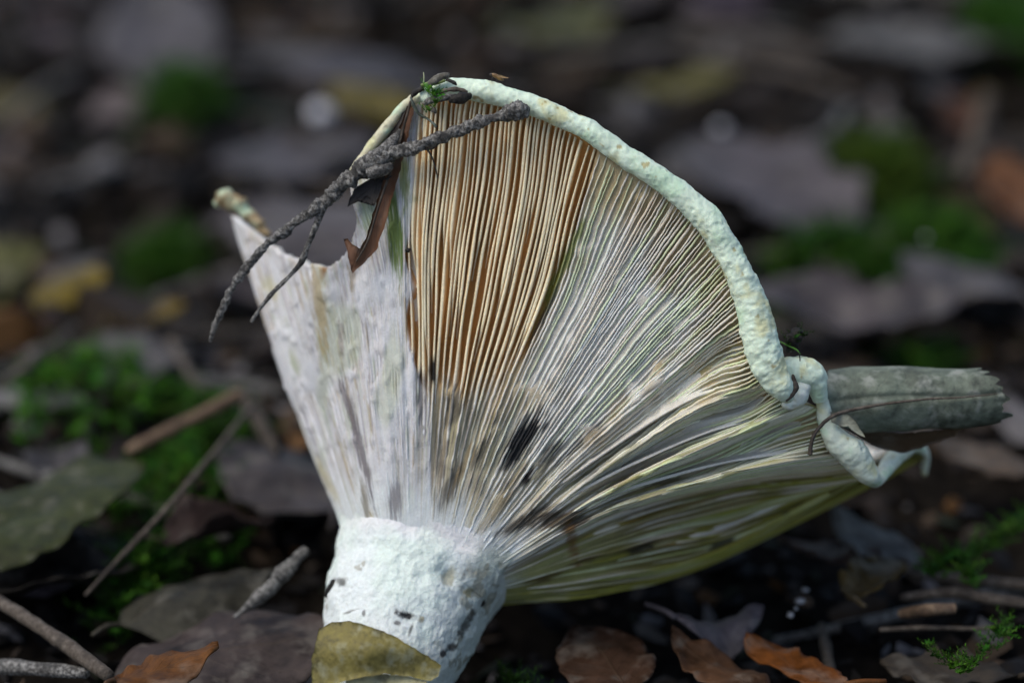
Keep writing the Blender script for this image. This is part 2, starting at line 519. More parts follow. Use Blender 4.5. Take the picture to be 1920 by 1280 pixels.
C_ = lambda *a: np.array(a, float)
STAINS = [  # cx, cy, half length, half width, angle (deg, up from right), colour, strength
 (978, 825, 70, 26, 52, C_(.012, .012, .013), 1.0), (1030, 850, 40, 14, 48, C_(.02, .02, .02), .8),
 (900, 850, 45, 13, 60, C_(.02, .02, .018), .8), (850, 760, 40, 16, 75, C_(.03, .028, .028), .75),
 (812, 690, 24, 8, 88, C_(.012, .01, .008), 1.0), (842, 915, 55, 16, 65, C_(.03, .03, .03), .75),
 (790, 760, 80, 12, 92, C_(.08, .07, .075), .7), (672, 830, 130, 11, 104, C_(.10, .085, .095), .8),
 (655, 770, 60, 9, 108, C_(.14, .12, .12), .6), (685, 940, 50, 8, 98, C_(.12, .09, .04), .7),
 (742, 940, 45, 16, 90, C_(.12, .10, .11), .7), (990, 893, 28, 8, 55, C_(.008, .006, .005), 1.0),
 (985, 975, 70, 15, 28, C_(.02, .014, .008), .9), (1050, 975, 60, 20, 8, C_(.03, .018, .008), .9),
 (1072, 1010, 12, 50, 10, C_(.16, .08, .02), .8), (930, 960, 70, 12, 48, C_(.14, .10, .04), .6),
 (960, 905, 60, 8, 50, C_(.20, .14, .05), .6), (870, 870, 60, 8, 66, C_(.25, .17, .07), .6),
 (740, 430, 100, 19, 96, C_(.11, .17, .025), .95), (757, 330, 60, 14, 95, C_(.17, .21, .04), .8),
 (726, 300, 60, 22, 70, C_(.10, .10, .07), .7), (690, 400, 60, 16, 95, C_(.22, .32, .16), .6),
 (1050, 510, 120, 11, 66, C_(.16, .20, .03), .8), (1020, 590, 70, 6, 64, C_(.06, .06, .05), .8),
 (600, 580, 110, 15, 96, C_(.34, .25, .10), .7), (608, 500, 22, 9, 80, C_(.22, .10, .02), .9),
 (660, 520, 40, 7, 95, C_(.25, .18, .10), .6), (640, 640, 40, 7, 95, C_(.22, .18, .16), .6),
 (555, 680, 30, 10, 105, C_(.35, .38, .20), .6), (505, 540, 30, 14, 110, C_(.48, .45, .25), .6),
 (612, 900, 50, 9, 115, C_(.40, .33, .12), .5), (700, 985, 30, 9, 100, C_(.34, .26, .10), .6),
 (1100, 820, 60, 10, 45, C_(.07, .06, .05), .6), (830, 870, 70, 6, 82, C_(.10, .08, .06), .7),
 (1200, 1030, 40, 5, 18, C_(.02, .015, .008), .9), (1350, 1018, 30, 7, 20, C_(.02, .018, .006), .9),
 (1478, 968, 8, 6, 0, C_(.02, .018, .006), .9), (1100, 1052, 40, 6, 18, C_(.06, .035, .01), .8),
 (1020, 1085, 40, 7, 15, C_(.06, .035, .01), .8), (1240, 905, 60, 6, 15, C_(.05, .035, .012), .6),
]
def stain(cs, px, py, u, t):
    """cs: list of colour arrays, stained in place"""
    shp = px.shape
    px = px.ravel(); py = py.ravel(); u = np.broadcast_to(u, shp).ravel(); t = np.broadcast_to(t, shp).ravel()
    cs = [c.reshape(-1, 3) for c in cs]
    for k, (cx, cy, L, Wd, a, sc, st) in enumerate(STAINS):
        ca, sa = math.cos(R(a)), math.sin(R(a))
        dx, dy = px - cx, -(py - cy)
        l = (dx * ca + dy * sa) / L; q = (-dx * sa + dy * ca) / Wd
        r = np.sqrt(l * l + q * q)
        I = np.nonzero(r < 1.5)[0]
        if not len(I): continue
        r = r[I] + 0.55 * fbm(u[I] * 26 + k, t[I] * 9, k * 1.7, 2) + .35 * vn(u[I] * 60, t[I] * 40, k * 2.)
        m = ((1 - sst(0.55, 1.05, r)) * st)[:, None]
        for c in cs:
            c[I] = c[I] * (1 - m) + sc * m
    return [c.reshape(shp + (3,)) for c in cs]

def lerp(a, b, f):
    f = np.asarray(f)[..., None]
    return a * (1 - f) + b * f

def gill_col(px, py, u, t, seed):
    """colours of: free edge of a gill, side of a gill, cap flesh between the gills"""
    o, m = region(px, py, u)
    st = fbm(u * 22 + seed, t * 3.0, 4.0, 3)
    st2 = fbm(u * 55 + seed, t * 5.0, 8.0, 2)
    shape = px.shape + (3,)
    edge = np.ones(shape) * C_(.68, .63, .545)
    side = np.ones(shape) * C_(.42, .33, .185)
    # right: pink-white edges, olive-brown sides; mould whitens the middle
    mould = sst(-0.15, 0.35, fbm(px * 0.012, py * 0.012, 1.0, 3) + 0.42) * sst(10.6, 11.2, u) * (1 - .6 * sst(15.5, 17, u)) * (1 - sst(17.6, 18.3, u)) * (1 - sst(.80, .93, t))
    edge = lerp(edge, np.ones(shape) * C_(.72, .715, .675), mould)
    side = lerp(side, np.ones(shape) * C_(.55, .52, .455), mould)
    fo = sst(13.6, 15.2, u) * (1 - sst(17.8, 18.4, u))
    edge = lerp(edge, np.ones(shape) * C_(.72, .70, .53), fo * .75)
    side = lerp(side, np.ones(shape) * C_(.36, .34, .10), fo * .8 * sst(-.3, .3, st))
    # lower fold: olive stain towards the rim, darkened further as painted under-shade
    ol = sst(18.1, 18.75, u) * np.clip(0.45 + 0.9 * (t - 0.25) + 1.3 * st + 0.25 * (u - 20.5), 0, 1)
    edge = lerp(edge, np.ones(shape) * C_(.27, .25, .035), ol)
    side = lerp(side, np.ones(shape) * C_(.10, .086, .012), np.clip(ol + .4 * (u > 18.6), 0, 1))
    # single gills tinted greenish or tan
    gt = vn(np.full(px.shape, seed * 5.1), t * 1.2, 3.0)
    away = (u > 9) * (1 - o)
    edge = lerp(edge, edge * C_(.86, .98, .74), sst(.1, .5, gt) * away)
    side = lerp(side, np.ones(shape) * C_(.26, .27, .09), sst(.0, .5, gt) * away * .7)
    edge = lerp(edge, edge * C_(.90, .80, .66), sst(.3, .6, -gt) * away * .6)
    # open gills: cream edge, ochre faces
    edge = lerp(edge, np.ones(shape) * C_(.80, .70, .48), o)
    side = lerp(side, np.ones(shape) * C_(.58, .32, .09), o)
    # matted white at the left
    wh = np.ones(shape) * C_(.66, .645, .65)
    wh = lerp(wh, np.ones(shape) * C_(.50, .53, .44), sst(0.15, 0.5, st))
    wh = lerp(wh, np.ones(shape) * C_(.40, .33, .23), sst(0.16, 0.5, st2) * 0.8)
    wh = lerp(wh, np.ones(shape) * C_(.36, .33, .35), sst(0.22, 0.5, -st) * 0.8)
    wh = lerp(wh, np.ones(shape) * C_(.72, .72, .73), sst(.05, .45, fbm(px * .022, py * .011, 3.0, 3)) * .8)
    wh = lerp(wh, np.ones(shape) * C_(.46, .50, .36), sst(.2, .5, fbm(px * .03, py * .008, 13.0, 2)) * .55)
    edge = lerp(edge, wh, m); side = lerp(side, wh * 0.93, m)
    # around the neck everything is matted with fine grey and tan streaks
    nk = (1 - sst(0.18, 0.5, t + 0.12 * st)) * (u < 19)
    nc = lerp(np.ones(shape) * C_(.70, .695, .65), np.ones(shape) * C_(.24, .20, .17), sst(0.15, 0.55, st2) * 0.85)
    nc = lerp(nc, np.ones(shape) * C_(.42, .40, .26), sst(0.1, 0.5, st) * 0.7)
    edge = lerp(edge, nc, nk * (1 - m) * 0.8); side = lerp(side, nc * C_(.74, .66, .55), nk * (1 - m) * 0.8)
    felt = (1 - sst(0.02, 0.17, t + 0.12 * st + .05 * st2 + .1 * sst(16.5, 19, u))) * (u < 20.5)
    fc = np.ones(shape) * C_(.68, .71, .70)
    edge = lerp(edge, fc, felt); side = lerp(side, fc, felt)
    flesh = lerp(side * 0.93, np.ones(shape) * C_(.48, .23, .055), o)
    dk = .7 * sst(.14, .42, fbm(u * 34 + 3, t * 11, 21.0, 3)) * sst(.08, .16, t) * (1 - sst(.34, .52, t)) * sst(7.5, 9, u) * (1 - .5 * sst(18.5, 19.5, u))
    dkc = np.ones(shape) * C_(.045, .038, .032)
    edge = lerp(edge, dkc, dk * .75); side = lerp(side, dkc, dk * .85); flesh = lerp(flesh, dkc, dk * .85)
    k = (1 + 0.10 * st2[..., None])
    return stain([edge * k, side * k, flesh * k], px, py, u, t)

mushroom = empty('mushroom', ground_pt(730, 1240, 0.0))
tag(mushroom, 'large white funnel-shaped mushroom leaning on the leaf litter, ribbed gills showing and rim rolled', 'mushroom')

# cap flesh: outer side between the gills, torn/plain edge, and the upper side of the cap
H = gill_height(GP[..., 0], GP[..., 1], UU, TT)
outer = GW - GN * (H * U)[..., None]
thick = (34 + 16 * (1 - TT)) * (1 - 0.45 * sst(0.6, 1.0, TT))
axis_c = np.concatenate([GW[::SUB]], 0).mean(0)[None]            # centre line of the funnel
tow = axis_c - outer; dist_ = np.linalg.norm(tow, axis=2)
inner = outer + tow / dist_[..., None] * np.minimum(thick * U, dist_ * .5)[..., None]
col_o = gill_col(GP[..., 0], GP[..., 1], UU, TT, 0.0)[2].reshape(-1, 3)
col_i = np.ones((NU * NT, 3)) * C_(.58, .56, .50)
col_i *= (1 + 0.15 * fbm(UU * 3, TT * 6, 0.0, 3)).reshape(-1, 1)
V = np.vstack([outer.reshape(-1, 3), inner.reshape(-1, 3)])
F = grid_faces(NU, NT, wrap=True)
off = NU * NT
F += [tuple(off + i for i in f[::-1]) for f in F]
for i in range(NU):
    j = (i + 1) % NU
    a, b = i * NT + NT - 1, j * NT + NT - 1
    F.append((a, b, off + b, off + a))
cap = child(link('cap', mesh('cap', V, F, col=np.vstack([col_o, col_i])), M_GILL), mushroom)
cap['label'] = 'funnel-shaped white cap seen from its gill side, torn at one edge'

# gills, each its own piece
def arc_positions(u0, u1, t, spacing):
    uu = np.linspace(u0, u1, 1600)
    p = samp(GP, uu, np.full_like(uu, t))
    d = np.concatenate([[0], np.cumsum(np.linalg.norm(np.diff(p * C_(1, 1, 0.6), axis=0), axis=1))])
    out = []; s = 0.0
    while s < d[-1]:
        un = float(np.interp(s, d, uu)); out.append(un); s += spacing * (1 + .10 * float(sst(7, 8, np.array(un))) - .28 * float(sst(10.6, 12, np.array(un)))) * (1 + 0.28 * random.uniform(-1, 1))
    return out

TIER = [0.0, .52, .26, .62, .10, .56, .34, .70]
def gill_geo(u0, i):
    t0 = TIER[i % 8] * random.uniform(0.8, 1.15)
    if u0 > 19.2: t0 *= 0.7
    n = int(18 + 70 * (1 - t0))
    t = np.linspace(t0, 0.995, n)
    sp = 1.0 / max(1e-6, np.linalg.norm(samp(GP, np.array([u0 + .05]), np.array([.75])) - samp(GP, np.array([u0 - .05]), np.array([.75]))) / 0.1)
    wav = (vn(np.full(n, u0 * 1.1), t * 6.0, 1.0) * 4.5 + vn(np.full(n, i * 7.3), t * 9.0, 5.0) * 1.5) * sp
    wav = wav + fold_wave(u0, t) * sp
    u = u0 + wav
    c = samp(GW, u, t); nn = samp(GN, u, t); tu = samp(dU, u, t); p = samp(GP, u, t)
    nn /= np.linalg.norm(nn, axis=1)[:, None] + 1e-12; tu /= np.linalg.norm(tu, axis=1)[:, None] + 1e-12
    px, py = p[:, 0], p[:, 1]
    o, m = region(px, py, u)
    h = gill_height(px, py, u, t)
    th = (2.4 + .75 * o + 0.6 * m) * random.uniform(0.75, 1.25)
    th = th * (0.8 + 0.3 * vn(t * 12, i * 3.1))
    if t0 > 0.01: th = th * (0.4 + 0.6 * sst(t0, t0 + .12, t))
    sink = h * 0.9 * (1 - sst(t0, t0 + 0.10, t)) if t0 > 0.01 else 0 * t
    top = -sink + vn(t * 22, i * 1.9, 3.0) * 0.9 + vn(np.full(n, i * 0.77), t * 3, 9.0) * (1.5 + 2.2 * o)
    top = top - 5 * sst(.96, 1, t)
    fuzz = (1 - o) * (1 - .6 * m) * (u0 < 15.5)
    top = top + fuzz * vn(t * 75, i * 5.3, 1.0) * 1.1
    lean = (o * 2.4) * vn(np.full(n, i * .31), t * 2.5, 2.0) + fuzz * vn(t * 60, i * 2.7, 6.0) * 1.0
    prof = [(-.80, None), (-.70, -2.2), (-.40, 0), (.40, 0), (.70, -2.2), (.80, None)]
    V = []; Cc = []
    ce, cs_, _ = gill_col(px, py, u, t, i * 0.37)
    for k, (a, b) in enumerate(prof):
        dz = (-(h + 2.5)) if b is None else (top + b)
        la = 0 if b is None else lean
        V.append(c + nn * (dz * U)[:, None] + tu * ((a * th * 1.35 + la) * U)[:, None])
        Cc.append(cs_ if b is None else (ce if b == 0 else ce * .5 + cs_ * .5))
    V = np.stack(V, 1).reshape(-1, 3); Cc = np.stack(Cc, 1).reshape(-1, 3)
    tone = 1 + random.uniform(-.09, .09)
    return V, grid_faces(n, 6), Cc * tone

def fold_wave(u0, t):
    f = sst(13.2, 15.0, u0) * (1 - sst(18.6, 19.3, u0))
    return f * 9 * np.sin(t * 9 + u0 * 2.0) * sst(.2, .5, t) * (1 - sst(.85, 1, t))

gl = arc_positions(-0.6, 22.9, .78, 8.3)[:300]
for i, u0 in enumerate(gl):
    V, F, Cc = gill_geo(u0, i)
    child(link('gill', mesh('gill', V, F, col=Cc), M_GILL), mushroom).parent = cap
for o in cap.children:
    o.matrix_parent_inverse = Matrix.Identity(4)
# gills on the far side, out of sight, joined
Vs, Fs, Cs = [], [], []; nb = 0
for i, u0 in enumerate(arc_positions(23.0, NG - 0.7, .78, 14)):
    V, F, Cc = gill_geo(u0, i)
    Vs.append(V); Cs.append(Cc); Fs += [tuple(nb + a for a in f) for f in F]; nb += len(V)
o = link('gills', mesh('gills', np.vstack(Vs), Fs, col=np.vstack(Cs)), M_GILL); o.parent = cap; o['kind'] = 'stuff'

# rolled rim
def rim_piece(P, n, m, base, rough=.11, lump=.08, seed=0, squash=None, spots=True):
    P = [(a, b, c, d * (.94 if b < 400 else 1.02)) for a, b, c, d in P]
    V, F, C = pxtube(P, n, m, rough=rough, rs=900, lump=lump, ls=330, seed=seed, squash=squash)
    px, py = to_px(V)
    a = fbm(V[:, 0] * 260 + seed, V[:, 1] * 260, V[:, 2] * 260, 3)
    b = fbm(V[:, 0] * 700 + seed, V[:, 1] * 700, V[:, 2] * 700 + 3, 2)
    c = np.ones((len(V), 3)) * base
    c = lerp(c, np.ones_like(c) * C_(.48, .65, .46), sst(0.05, 0.5, a) * .8)
    c = lerp(c, np.ones_like(c) * C_(.56, .55, .30), sst(0.15, 0.5, -a) * .8)
    if spots: c = lerp(c, np.ones_like(c) * C_(.34, .27, .10), sst(0.52, 0.62, b) * .8)
    o = link('rolled_rim', mesh('rolled_rim', V, F, col=c), M_RIM); o.parent = cap
    return o
MINT = C_(.60, .71, .565)
RIM = [(792, 186, -45, 12), (805, 180, -44, 17), (850, 166, -38, 20), (906, 172, -28, 23), (960, 186, -18, 21), (1009, 201, -10, 21),
       (1060, 224, -4, 21), (1112, 250, 2, 21), (1181, 300, 8, 23), (1250, 344, 12, 23), (1319, 403, 14, 26),
       (1350, 445, 15, 26), (1371, 485, 16, 26), (1392, 527, 16, 28), (1408, 569, 16, 30), (1419, 612, 16, 32),
       (1429, 653, 15, 33), (1445, 695, 12, 31), (1466, 726, 8, 25), (1476, 744, 4, 16), (1480, 752, 2, 8)]
r1 = rim_piece(RIM, 620, 48, MINT)
r1['label'] = 'thick mint-white inrolled margin with pits along the arch of the cap'
r2 = rim_piece([(1458, 716, -62, 24), (1480, 702, -58, 31), (1504, 700, -56, 31), (1524, 708, -56, 26), (1533, 726, -60, 19), (1538, 750, -70, 13)], 90, 28, MINT, seed=3)
r2['label'] = 'small rounded knuckle of folded white margin'
rim_piece([(1490, 700, -58, 12), (1500, 722, -50, 22), (1494, 744, -44, 19), (1480, 757, -40, 11), (1468, 757, -34, 6)], 70, 24, C_(.66, .70, .62), seed=6)
r3 = rim_piece([(1536, 738, -78, 12), (1543, 760, -82, 13), (1550, 795, -88, 15), (1570, 826, -92, 24), (1594, 846, -98, 28),
           (1613, 868, -108, 26), (1630, 890, -122, 19), (1642, 899, -150, 13), (1656, 884, -190, 14), (1674, 862, -240, 16), (1697, 842, -300, 15),
           (1718, 836, -350, 12), (1734, 852, -400, 9), (1733, 888, -440, 6)], 200, 28, C_(.62, .68, .55), seed=9)
r3['label'] = 'wavy lower margin curling away into a thin pale loop'
edge = rim_piece([(792, 182, -55, 9), (770, 190, -62, 10), (745, 214, -72, 10), (712, 256, -84, 11), (684, 292, -94, 10), (664, 318, -98, 9), (652, 334, -100, 6)],
          120, 18, C_(.55, .52, .36), rough=.18, lump=.2, seed=12)
edge['label'] = 'thin yellowish torn edge of the cap'

# curled tip of the left fragment
rim_piece([(405, 385, -470, 9), (418, 372, -465, 17), (440, 382, -458, 19), (462, 400, -450, 13), (488, 424, -440, 11), (505, 440, -430, 7)], 60, 18, C_(.26, .19, .10), rough=.55, lump=.5, seed=15)

# stem: upper rings follow the foot of the gills, lower rings are round
ctr = np.array([[785, 1068, -235], [775, 1096, -218], [764, 1125, -200], [748, 1185, -160], [728, 1255, -110], [712, 1310, -70]], float)
srad = np.array([160, 160, 156, 145, 120, 85])
us_ = np.linspace(0, NG, 432, endpoint=False); Mm = len(us_)
top_t = [.115, .095, .075, .055, .035, .015, 0.0]
top_o = [-7, -5, -3, -1.2, 0, 1.2, 2.2]
ringsV, ringsD = [], []
for t_, o_ in zip(top_t, top_o):
    tv = t_ * (1 - .85 * sst(16.5, 19.0, us_) * (1 - sst(25, 26.5, us_)))
    p_ = samp(GW, us_, tv); n_v = samp(GN, us_, tv); n_v /= np.linalg.norm(n_v, axis=1)[:, None]
    ringsV.append(p_ + n_v * (o_ * U)); ringsD.append(n_v)
KL = 170
s = np.linspace(0, len(ctr) - 1, KL)
cw = cr(at(ctr[:, 0], ctr[:, 1], ctr[:, 2]), s); rr = np.interp(s, np.arange(len(ctr)), srad) * U * 1.03
T = np.gradient(cw, axis=0); T /= np.linalg.norm(T, axis=1)[:, None]
A = np.cross(T, FWD); A /= np.linalg.norm(A, axis=1)[:, None]; B = np.cross(T, A)
q0 = ringsV[-1] - cw[0]
an0 = np.unwrap(np.arctan2(q0 @ B[0], q0 @ A[0]))
sg_ = np.sign(an0[-1] - an0[0])
an_u = an0[0] + sg_ * np.linspace(0, 2 * math.pi, Mm, endpoint=False)
an0 = np.maximum.accumulate(an0 * sg_) * sg_ * .8 + an_u * .2
neck = ringsV[-1]
for k_ in range(3, KL):
    f_ = float(sst(0, 57, np.array(float(k_))))
    d_ = A[k_] * np.cos(an0)[:, None] + B[k_] * np.sin(an0)[:, None]
    circ = cw[k_] + d_ * rr[k_]
    slid = neck + (cw[k_] - cw[0])
    ringsV.append(slid * (1 - f_) + circ * f_); ringsD.append(d_)
V = np.stack(ringsV); dr = np.stack(ringsD); K = len(V)
nz = fbm(V[..., 0] * 60, V[..., 1] * 60, V[..., 2] * 60, 3) * 9 + fbm(V[..., 0] * 330, V[..., 1] * 330, V[..., 2] * 330, 3) * 5.0
nz += fbm(V[..., 0] * 900, V[..., 1] * 900, V[..., 2] * 900, 3) * 2.0
px, py = to_px(V.reshape(-1, 3)); px = px.reshape(K, Mm); py = py.reshape(K, Mm)
fr = (dr @ (-FWD)) > 0.05
for cx, cy, q, dp in ((845, 1080, 20, 9), (795, 1075, 14, 4), (884, 1112, 10, 6), (910, 1132, 10, 6), (870, 1170, 10, 5), (760, 1152, 14, 5)):
    nz -= fr * dp * np.exp(-(((px - cx) / q) ** 2 + ((py - cy) / q) ** 2))
kf = np.concatenate([[0, .1, .2, .3, .4, .5, .6], np.linspace(.62, 1, 40), np.ones(K - 47)])[:, None]
V = V + dr * (nz * kf * U)[..., None]
c = np.ones((K, Mm, 3)) * C_(.64, .685, .67)
a = fbm(V[..., 0] * 120, V[..., 1] * 120, V[..., 2] * 120, 3)
topb = (1 - sst(2, 34, np.arange(K) + 0.0))[:, None] * np.ones((1, Mm))
c = lerp(c, np.ones_like(c) * C_(.66, .65, .65), np.clip(topb * (1 + .8 * a), 0, 1))
c = lerp(c, np.ones_like(c) * C_(.58, .68, .60), sst(.0, .45, a) * .6)
rs_ = sst(830, 915, px + 0.45 * (py - 1090))  # right side of the stem: shade painted into the colour, with a green tint
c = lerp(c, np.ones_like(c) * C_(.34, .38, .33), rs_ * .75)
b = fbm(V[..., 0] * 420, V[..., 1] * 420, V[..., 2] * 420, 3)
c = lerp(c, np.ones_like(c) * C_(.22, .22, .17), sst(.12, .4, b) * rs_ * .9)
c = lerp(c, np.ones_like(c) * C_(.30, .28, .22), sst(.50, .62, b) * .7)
for k, (cx, cy, L, Wd, an, sc, st) in enumerate([(762, 1152, 24, 8, -14, C_(.01, .01, .01), 1), (845, 1080, 22, 15, 60, C_(.33, .30, .18), .7), (790, 1160, 8, 6, 0, C_(.3, .24, .1), .7),
        (745, 1168, 7, 6, 0, C_(.06, .05, .05), .8), (910, 1132, 9, 7, 30, C_(.02, .015, .012), 1), (884, 1150, 12, 9, 50, C_(.04, .035, .025), .9), (872, 1175, 30, 9, 55, C_(.03, .03, .025), .9),
        (848, 1212, 12, 9, 40, C_(.03, .025, .02), .9), (830, 1225, 14, 7, 50, C_(.02, .02, .02), 1), (880, 1110, 14, 9, 60, C_(.24, .21, .10), .8), (660, 1145, 16, 3, 20, C_(.12, .12, .1), .8),
        (770, 1180, 4, 14, -20, C_(.05, .05, .04), .8), (683, 1150, 4, 9, 0, C_(.10, .1, .1), .8), (640, 1090, 14, 10, 0, C_(.09, .09, .08), .9)]):
    ca, sa = math.cos(R(an)), math.sin(R(an)); dx, dy = px - cx, -(py - cy)
    l = (dx * ca + dy * sa) / L; q = (-dx * sa + dy * ca) / Wd
    r_ = np.sqrt(l * l + q * q) + .6 * fbm(px * .12, py * .12, k * 3.1, 3)
    m_ = (1 - sst(.35, 1.15, r_)) * st * fr
    c = lerp(c, np.ones_like(c) * sc, m_)
F = []
for i in range(K - 1):
    for j in range(Mm):
        k = (j + 1) % Mm
        F.append((i * Mm + j, i * Mm + k, (i + 1) * Mm + k, (i + 1) * Mm + j))
F.append(tuple((K - 1) * Mm + j for j in range(Mm)))
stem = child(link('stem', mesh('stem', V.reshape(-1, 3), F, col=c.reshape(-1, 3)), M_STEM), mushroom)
stem['label'] = 'stout chalky white stem with dark pits on one side'

# ------------------------------------------------------------------ things resting on the mushroom
# twig across the gills
tw = empty('forked_twig', at(np.array(700.), np.array(320.), np.array(-50.)))
tag(tw, 'knobbly dark grey twig with thin fork lying across the cap', 'twig')
V, F, _ = pxtube([(990, 204, 24, 11.5), (980, 206, 24, 15.6), (955, 211, 20, 13.1), (930, 219, 14, 9.8), (890, 233, 4, 9.8), (850, 248, -6, 10.7), (800, 267, -20, 10.7), (760, 281, -30, 12.3), (725, 296, -38, 14.8),
                  (700, 309, -46, 18.0), (670, 326, -55, 15.6), (640, 347, -62, 13.9), (605, 380, -72, 12.3), (575, 402, -80, 9.8), (540, 428, -88, 8.2), (505, 455, -98, 8.2), (470, 492, -108, 8.2), (440, 532, -118, 7.4),
                  (418, 578, -128, 7.4), (403, 612, -135, 5.7), (394, 640, -140, 3.3)], 520, 26, rough=.75, rs=800, lump=.35, ls=300, seed=2)
child(link('stem_wood', mesh('twig_main', V, F), M_TWIG), tw)
V, F, _ = pxtube([(612, 378, -74, 7), (602, 400, -76, 6), (590, 430, -80, 6), (575, 465, -86, 5), (566, 490, -90, 5), (545, 515, -94, 5), (515, 545, -100, 4.5), (490, 575, -106, 4), (471, 603, -112, 3)], 160, 12, rough=.35, rs=700, lump=.2, ls=300, seed=4)
child(link('side_branch', mesh('side_branch', V, F), M_TWIG), tw)
V, F, _ = pxtube([(700, 300, -40, 14), (722, 283, -44, 13), (742, 262, -52, 9), (752, 245, -58, 5)], 60, 14, rough=.5, rs=700, lump=.3, ls=300, seed=5)
child(link('side_branch', mesh('stub', V, F), M_TWIG), tw)
V, F, _ = pxtube([(690, 325, -32, 10), (706, 322, -26, 13), (722, 318, -26, 11), (735, 310, -30, 6)], 40, 14, rough=.3, rs=700, seed=8)
child(link('bark_knob', mesh('knob', V, F), M_TWIG), tw)
for pts in ([(796, 280, -20, 2.2), (812, 278, -12, 2), (826, 266, -10, 1.6)], [(800, 278, -16, 2), (812, 300, -14, 1.6), (821, 334, -16, 1.1)], [(705, 330, -40, 2), (722, 336, -40, 1.6), (735, 330, -42, 1)]):
    V, F, _ = pxtube(pts, 24, 6)
    child(link('rootlet', mesh('rootlet', V, F), M_DEBRIS), tw)

def sheet(name, outline, wfn, mat, thick=2.2, cuts=3, color=(1, 1, 1), uvdir=None, ragged=1.5, parent=None):
    """leaf scrap: outline in photo pixels, wfn gives its height; real thickness"""
    pts = np.array(outline, float)
    d = np.roll(pts, -1, 0) - pts
    fine = []
    for i in range(len(pts)):
        L = np.linalg.norm(d[i]); k = max(1, int(L / 7))
        for j in range(k):
            p = pts[i] + d[i] * j / k
            p = p + ragged * np.array([vn(p[0] * .3, p[1] * .3, 1.), vn(p[0] * .3, p[1] * .3, 7.)])
            fine.append(p)
    fine = np.array(fine)
    bm = bmesh.new()
    vs = [bm.verts.new((p[0], p[1], 0)) for p in fine]
    f = bm.faces.new(vs)
    bmesh.ops.triangulate(bm, faces=[f])
    for _ in range(cuts):
        es = [e for e in bm.edges if e.calc_length() > 9]
        if not es: break
        bmesh.ops.subdivide_edges(bm, edges=es, cuts=1)
        bmesh.ops.triangulate(bm, faces=bm.faces[:])
    bm.verts.ensure_lookup_table(); bm.verts.index_update()
    P = np.array([v.co[:] for v in bm.verts])
    F = [[v.index for v in fc.verts] for fc in bm.faces]
    be = [(e.verts[0].index, e.verts[1].index) for e in bm.edges if len(e.link_faces) == 1]
    bm.free()
    w = wfn(P[:, 0], P[:, 1]) + 1.5 * fbm(P[:, 0] * .05, P[:, 1] * .05, 2.0, 3)
    A = at(P[:, 0], P[:, 1], w); B = at(P[:, 0], P[:, 1], w - thick)
    n0 = len(A)
    FF = F + [[a + n0 for a in f[::-1]] for f in F] + [[a, b, b + n0, a + n0] for a, b in be]
    if uvdir is None: uvdir = ((pts[:, 0].min(), pts[:, 1].mean()), (pts[:, 0].max(), pts[:, 1].mean()), 0.5 * np.ptp(pts[:, 1]))
    (x0, y0), (x1, y1), hw = uvdir
    ax = np.array([x1 - x0, y1 - y0], float); L = np.linalg.norm(ax); ax /= L
    al = ((P[:, 0] - x0) * ax[0] + (P[:, 1] - y0) * ax[1]) / L
    ac = (-(P[:, 0] - x0) * ax[1] + (P[:, 1] - y0) * ax[0]) / hw
    uv = np.stack([ac, al], 1)
    o = link(name, mesh(name, np.vstack([A, B]), FF, uv=np.vstack([uv, uv])), mat)
    o.color = (*color, 1)
    if parent is not None: child(o, parent)
    return o

# folded brown leaf hanging behind the twig
bl = empty('brown_leaf', at(np.array(720.), np.array(330.), np.array(-60.)))
tag(bl, 'torn red-brown leaf folded along its midrib and pinned under the twig', 'leaf')
base_w = lambda x, y: np.interp(y, [190, 320, 420, 515], [-50, -58, -42, -48])
sheet('half_blade', [(768, 192), (776, 206), (764, 262), (750, 318), (738, 362), (722, 420), (706, 468), (684, 492), (661, 513), (654, 490), (650, 468), (644, 448), (652, 446), (662, 458), (674, 466), (686, 448), (696, 410), (712, 362), (726, 318), (742, 262), (756, 216)],
      lambda x, y: base_w(x, y) + 6 * np.sin((x + .28 * y) * .12), M_LEAF_DRY, color=(.105, .045, .02), uvdir=((768, 192), (662, 500), 26), parent=bl)
sheet('torn_flap', [(712, 322), (732, 330), (724, 352), (712, 372), (702, 386), (696, 372), (688, 366), (672, 378), (652, 388), (656, 372), (666, 352), (690, 338)],
      lambda x, y: base_w(x, y) - 14 - .18 * (720 - x), M_LEAF_DRY, color=(.018, .014, .012), uvdir=((720, 330), (652, 388), 20), parent=bl)
sheet('half_blade', [(764, 198), (758, 226), (744, 272), (732, 276), (716, 274), (728, 256), (742, 236), (754, 214)],
      lambda x, y: base_w(x, y) - 8 - .3 * (755 - x), M_LEAF_DRY, color=(.035, .026, .022), uvdir=((764, 198), (724, 276), 16), parent=bl)
V, F, _ = pxtube([(770, 190, -44, 2.5), (752, 256, -48, 2.6), (734, 316, -50, 2.6), (712, 380, -44, 2.4), (690, 450, -38, 2), (668, 490, -42, 1.2)], 50, 7)
child(link('midrib', mesh('midrib', V, F), M_STICKD), bl)

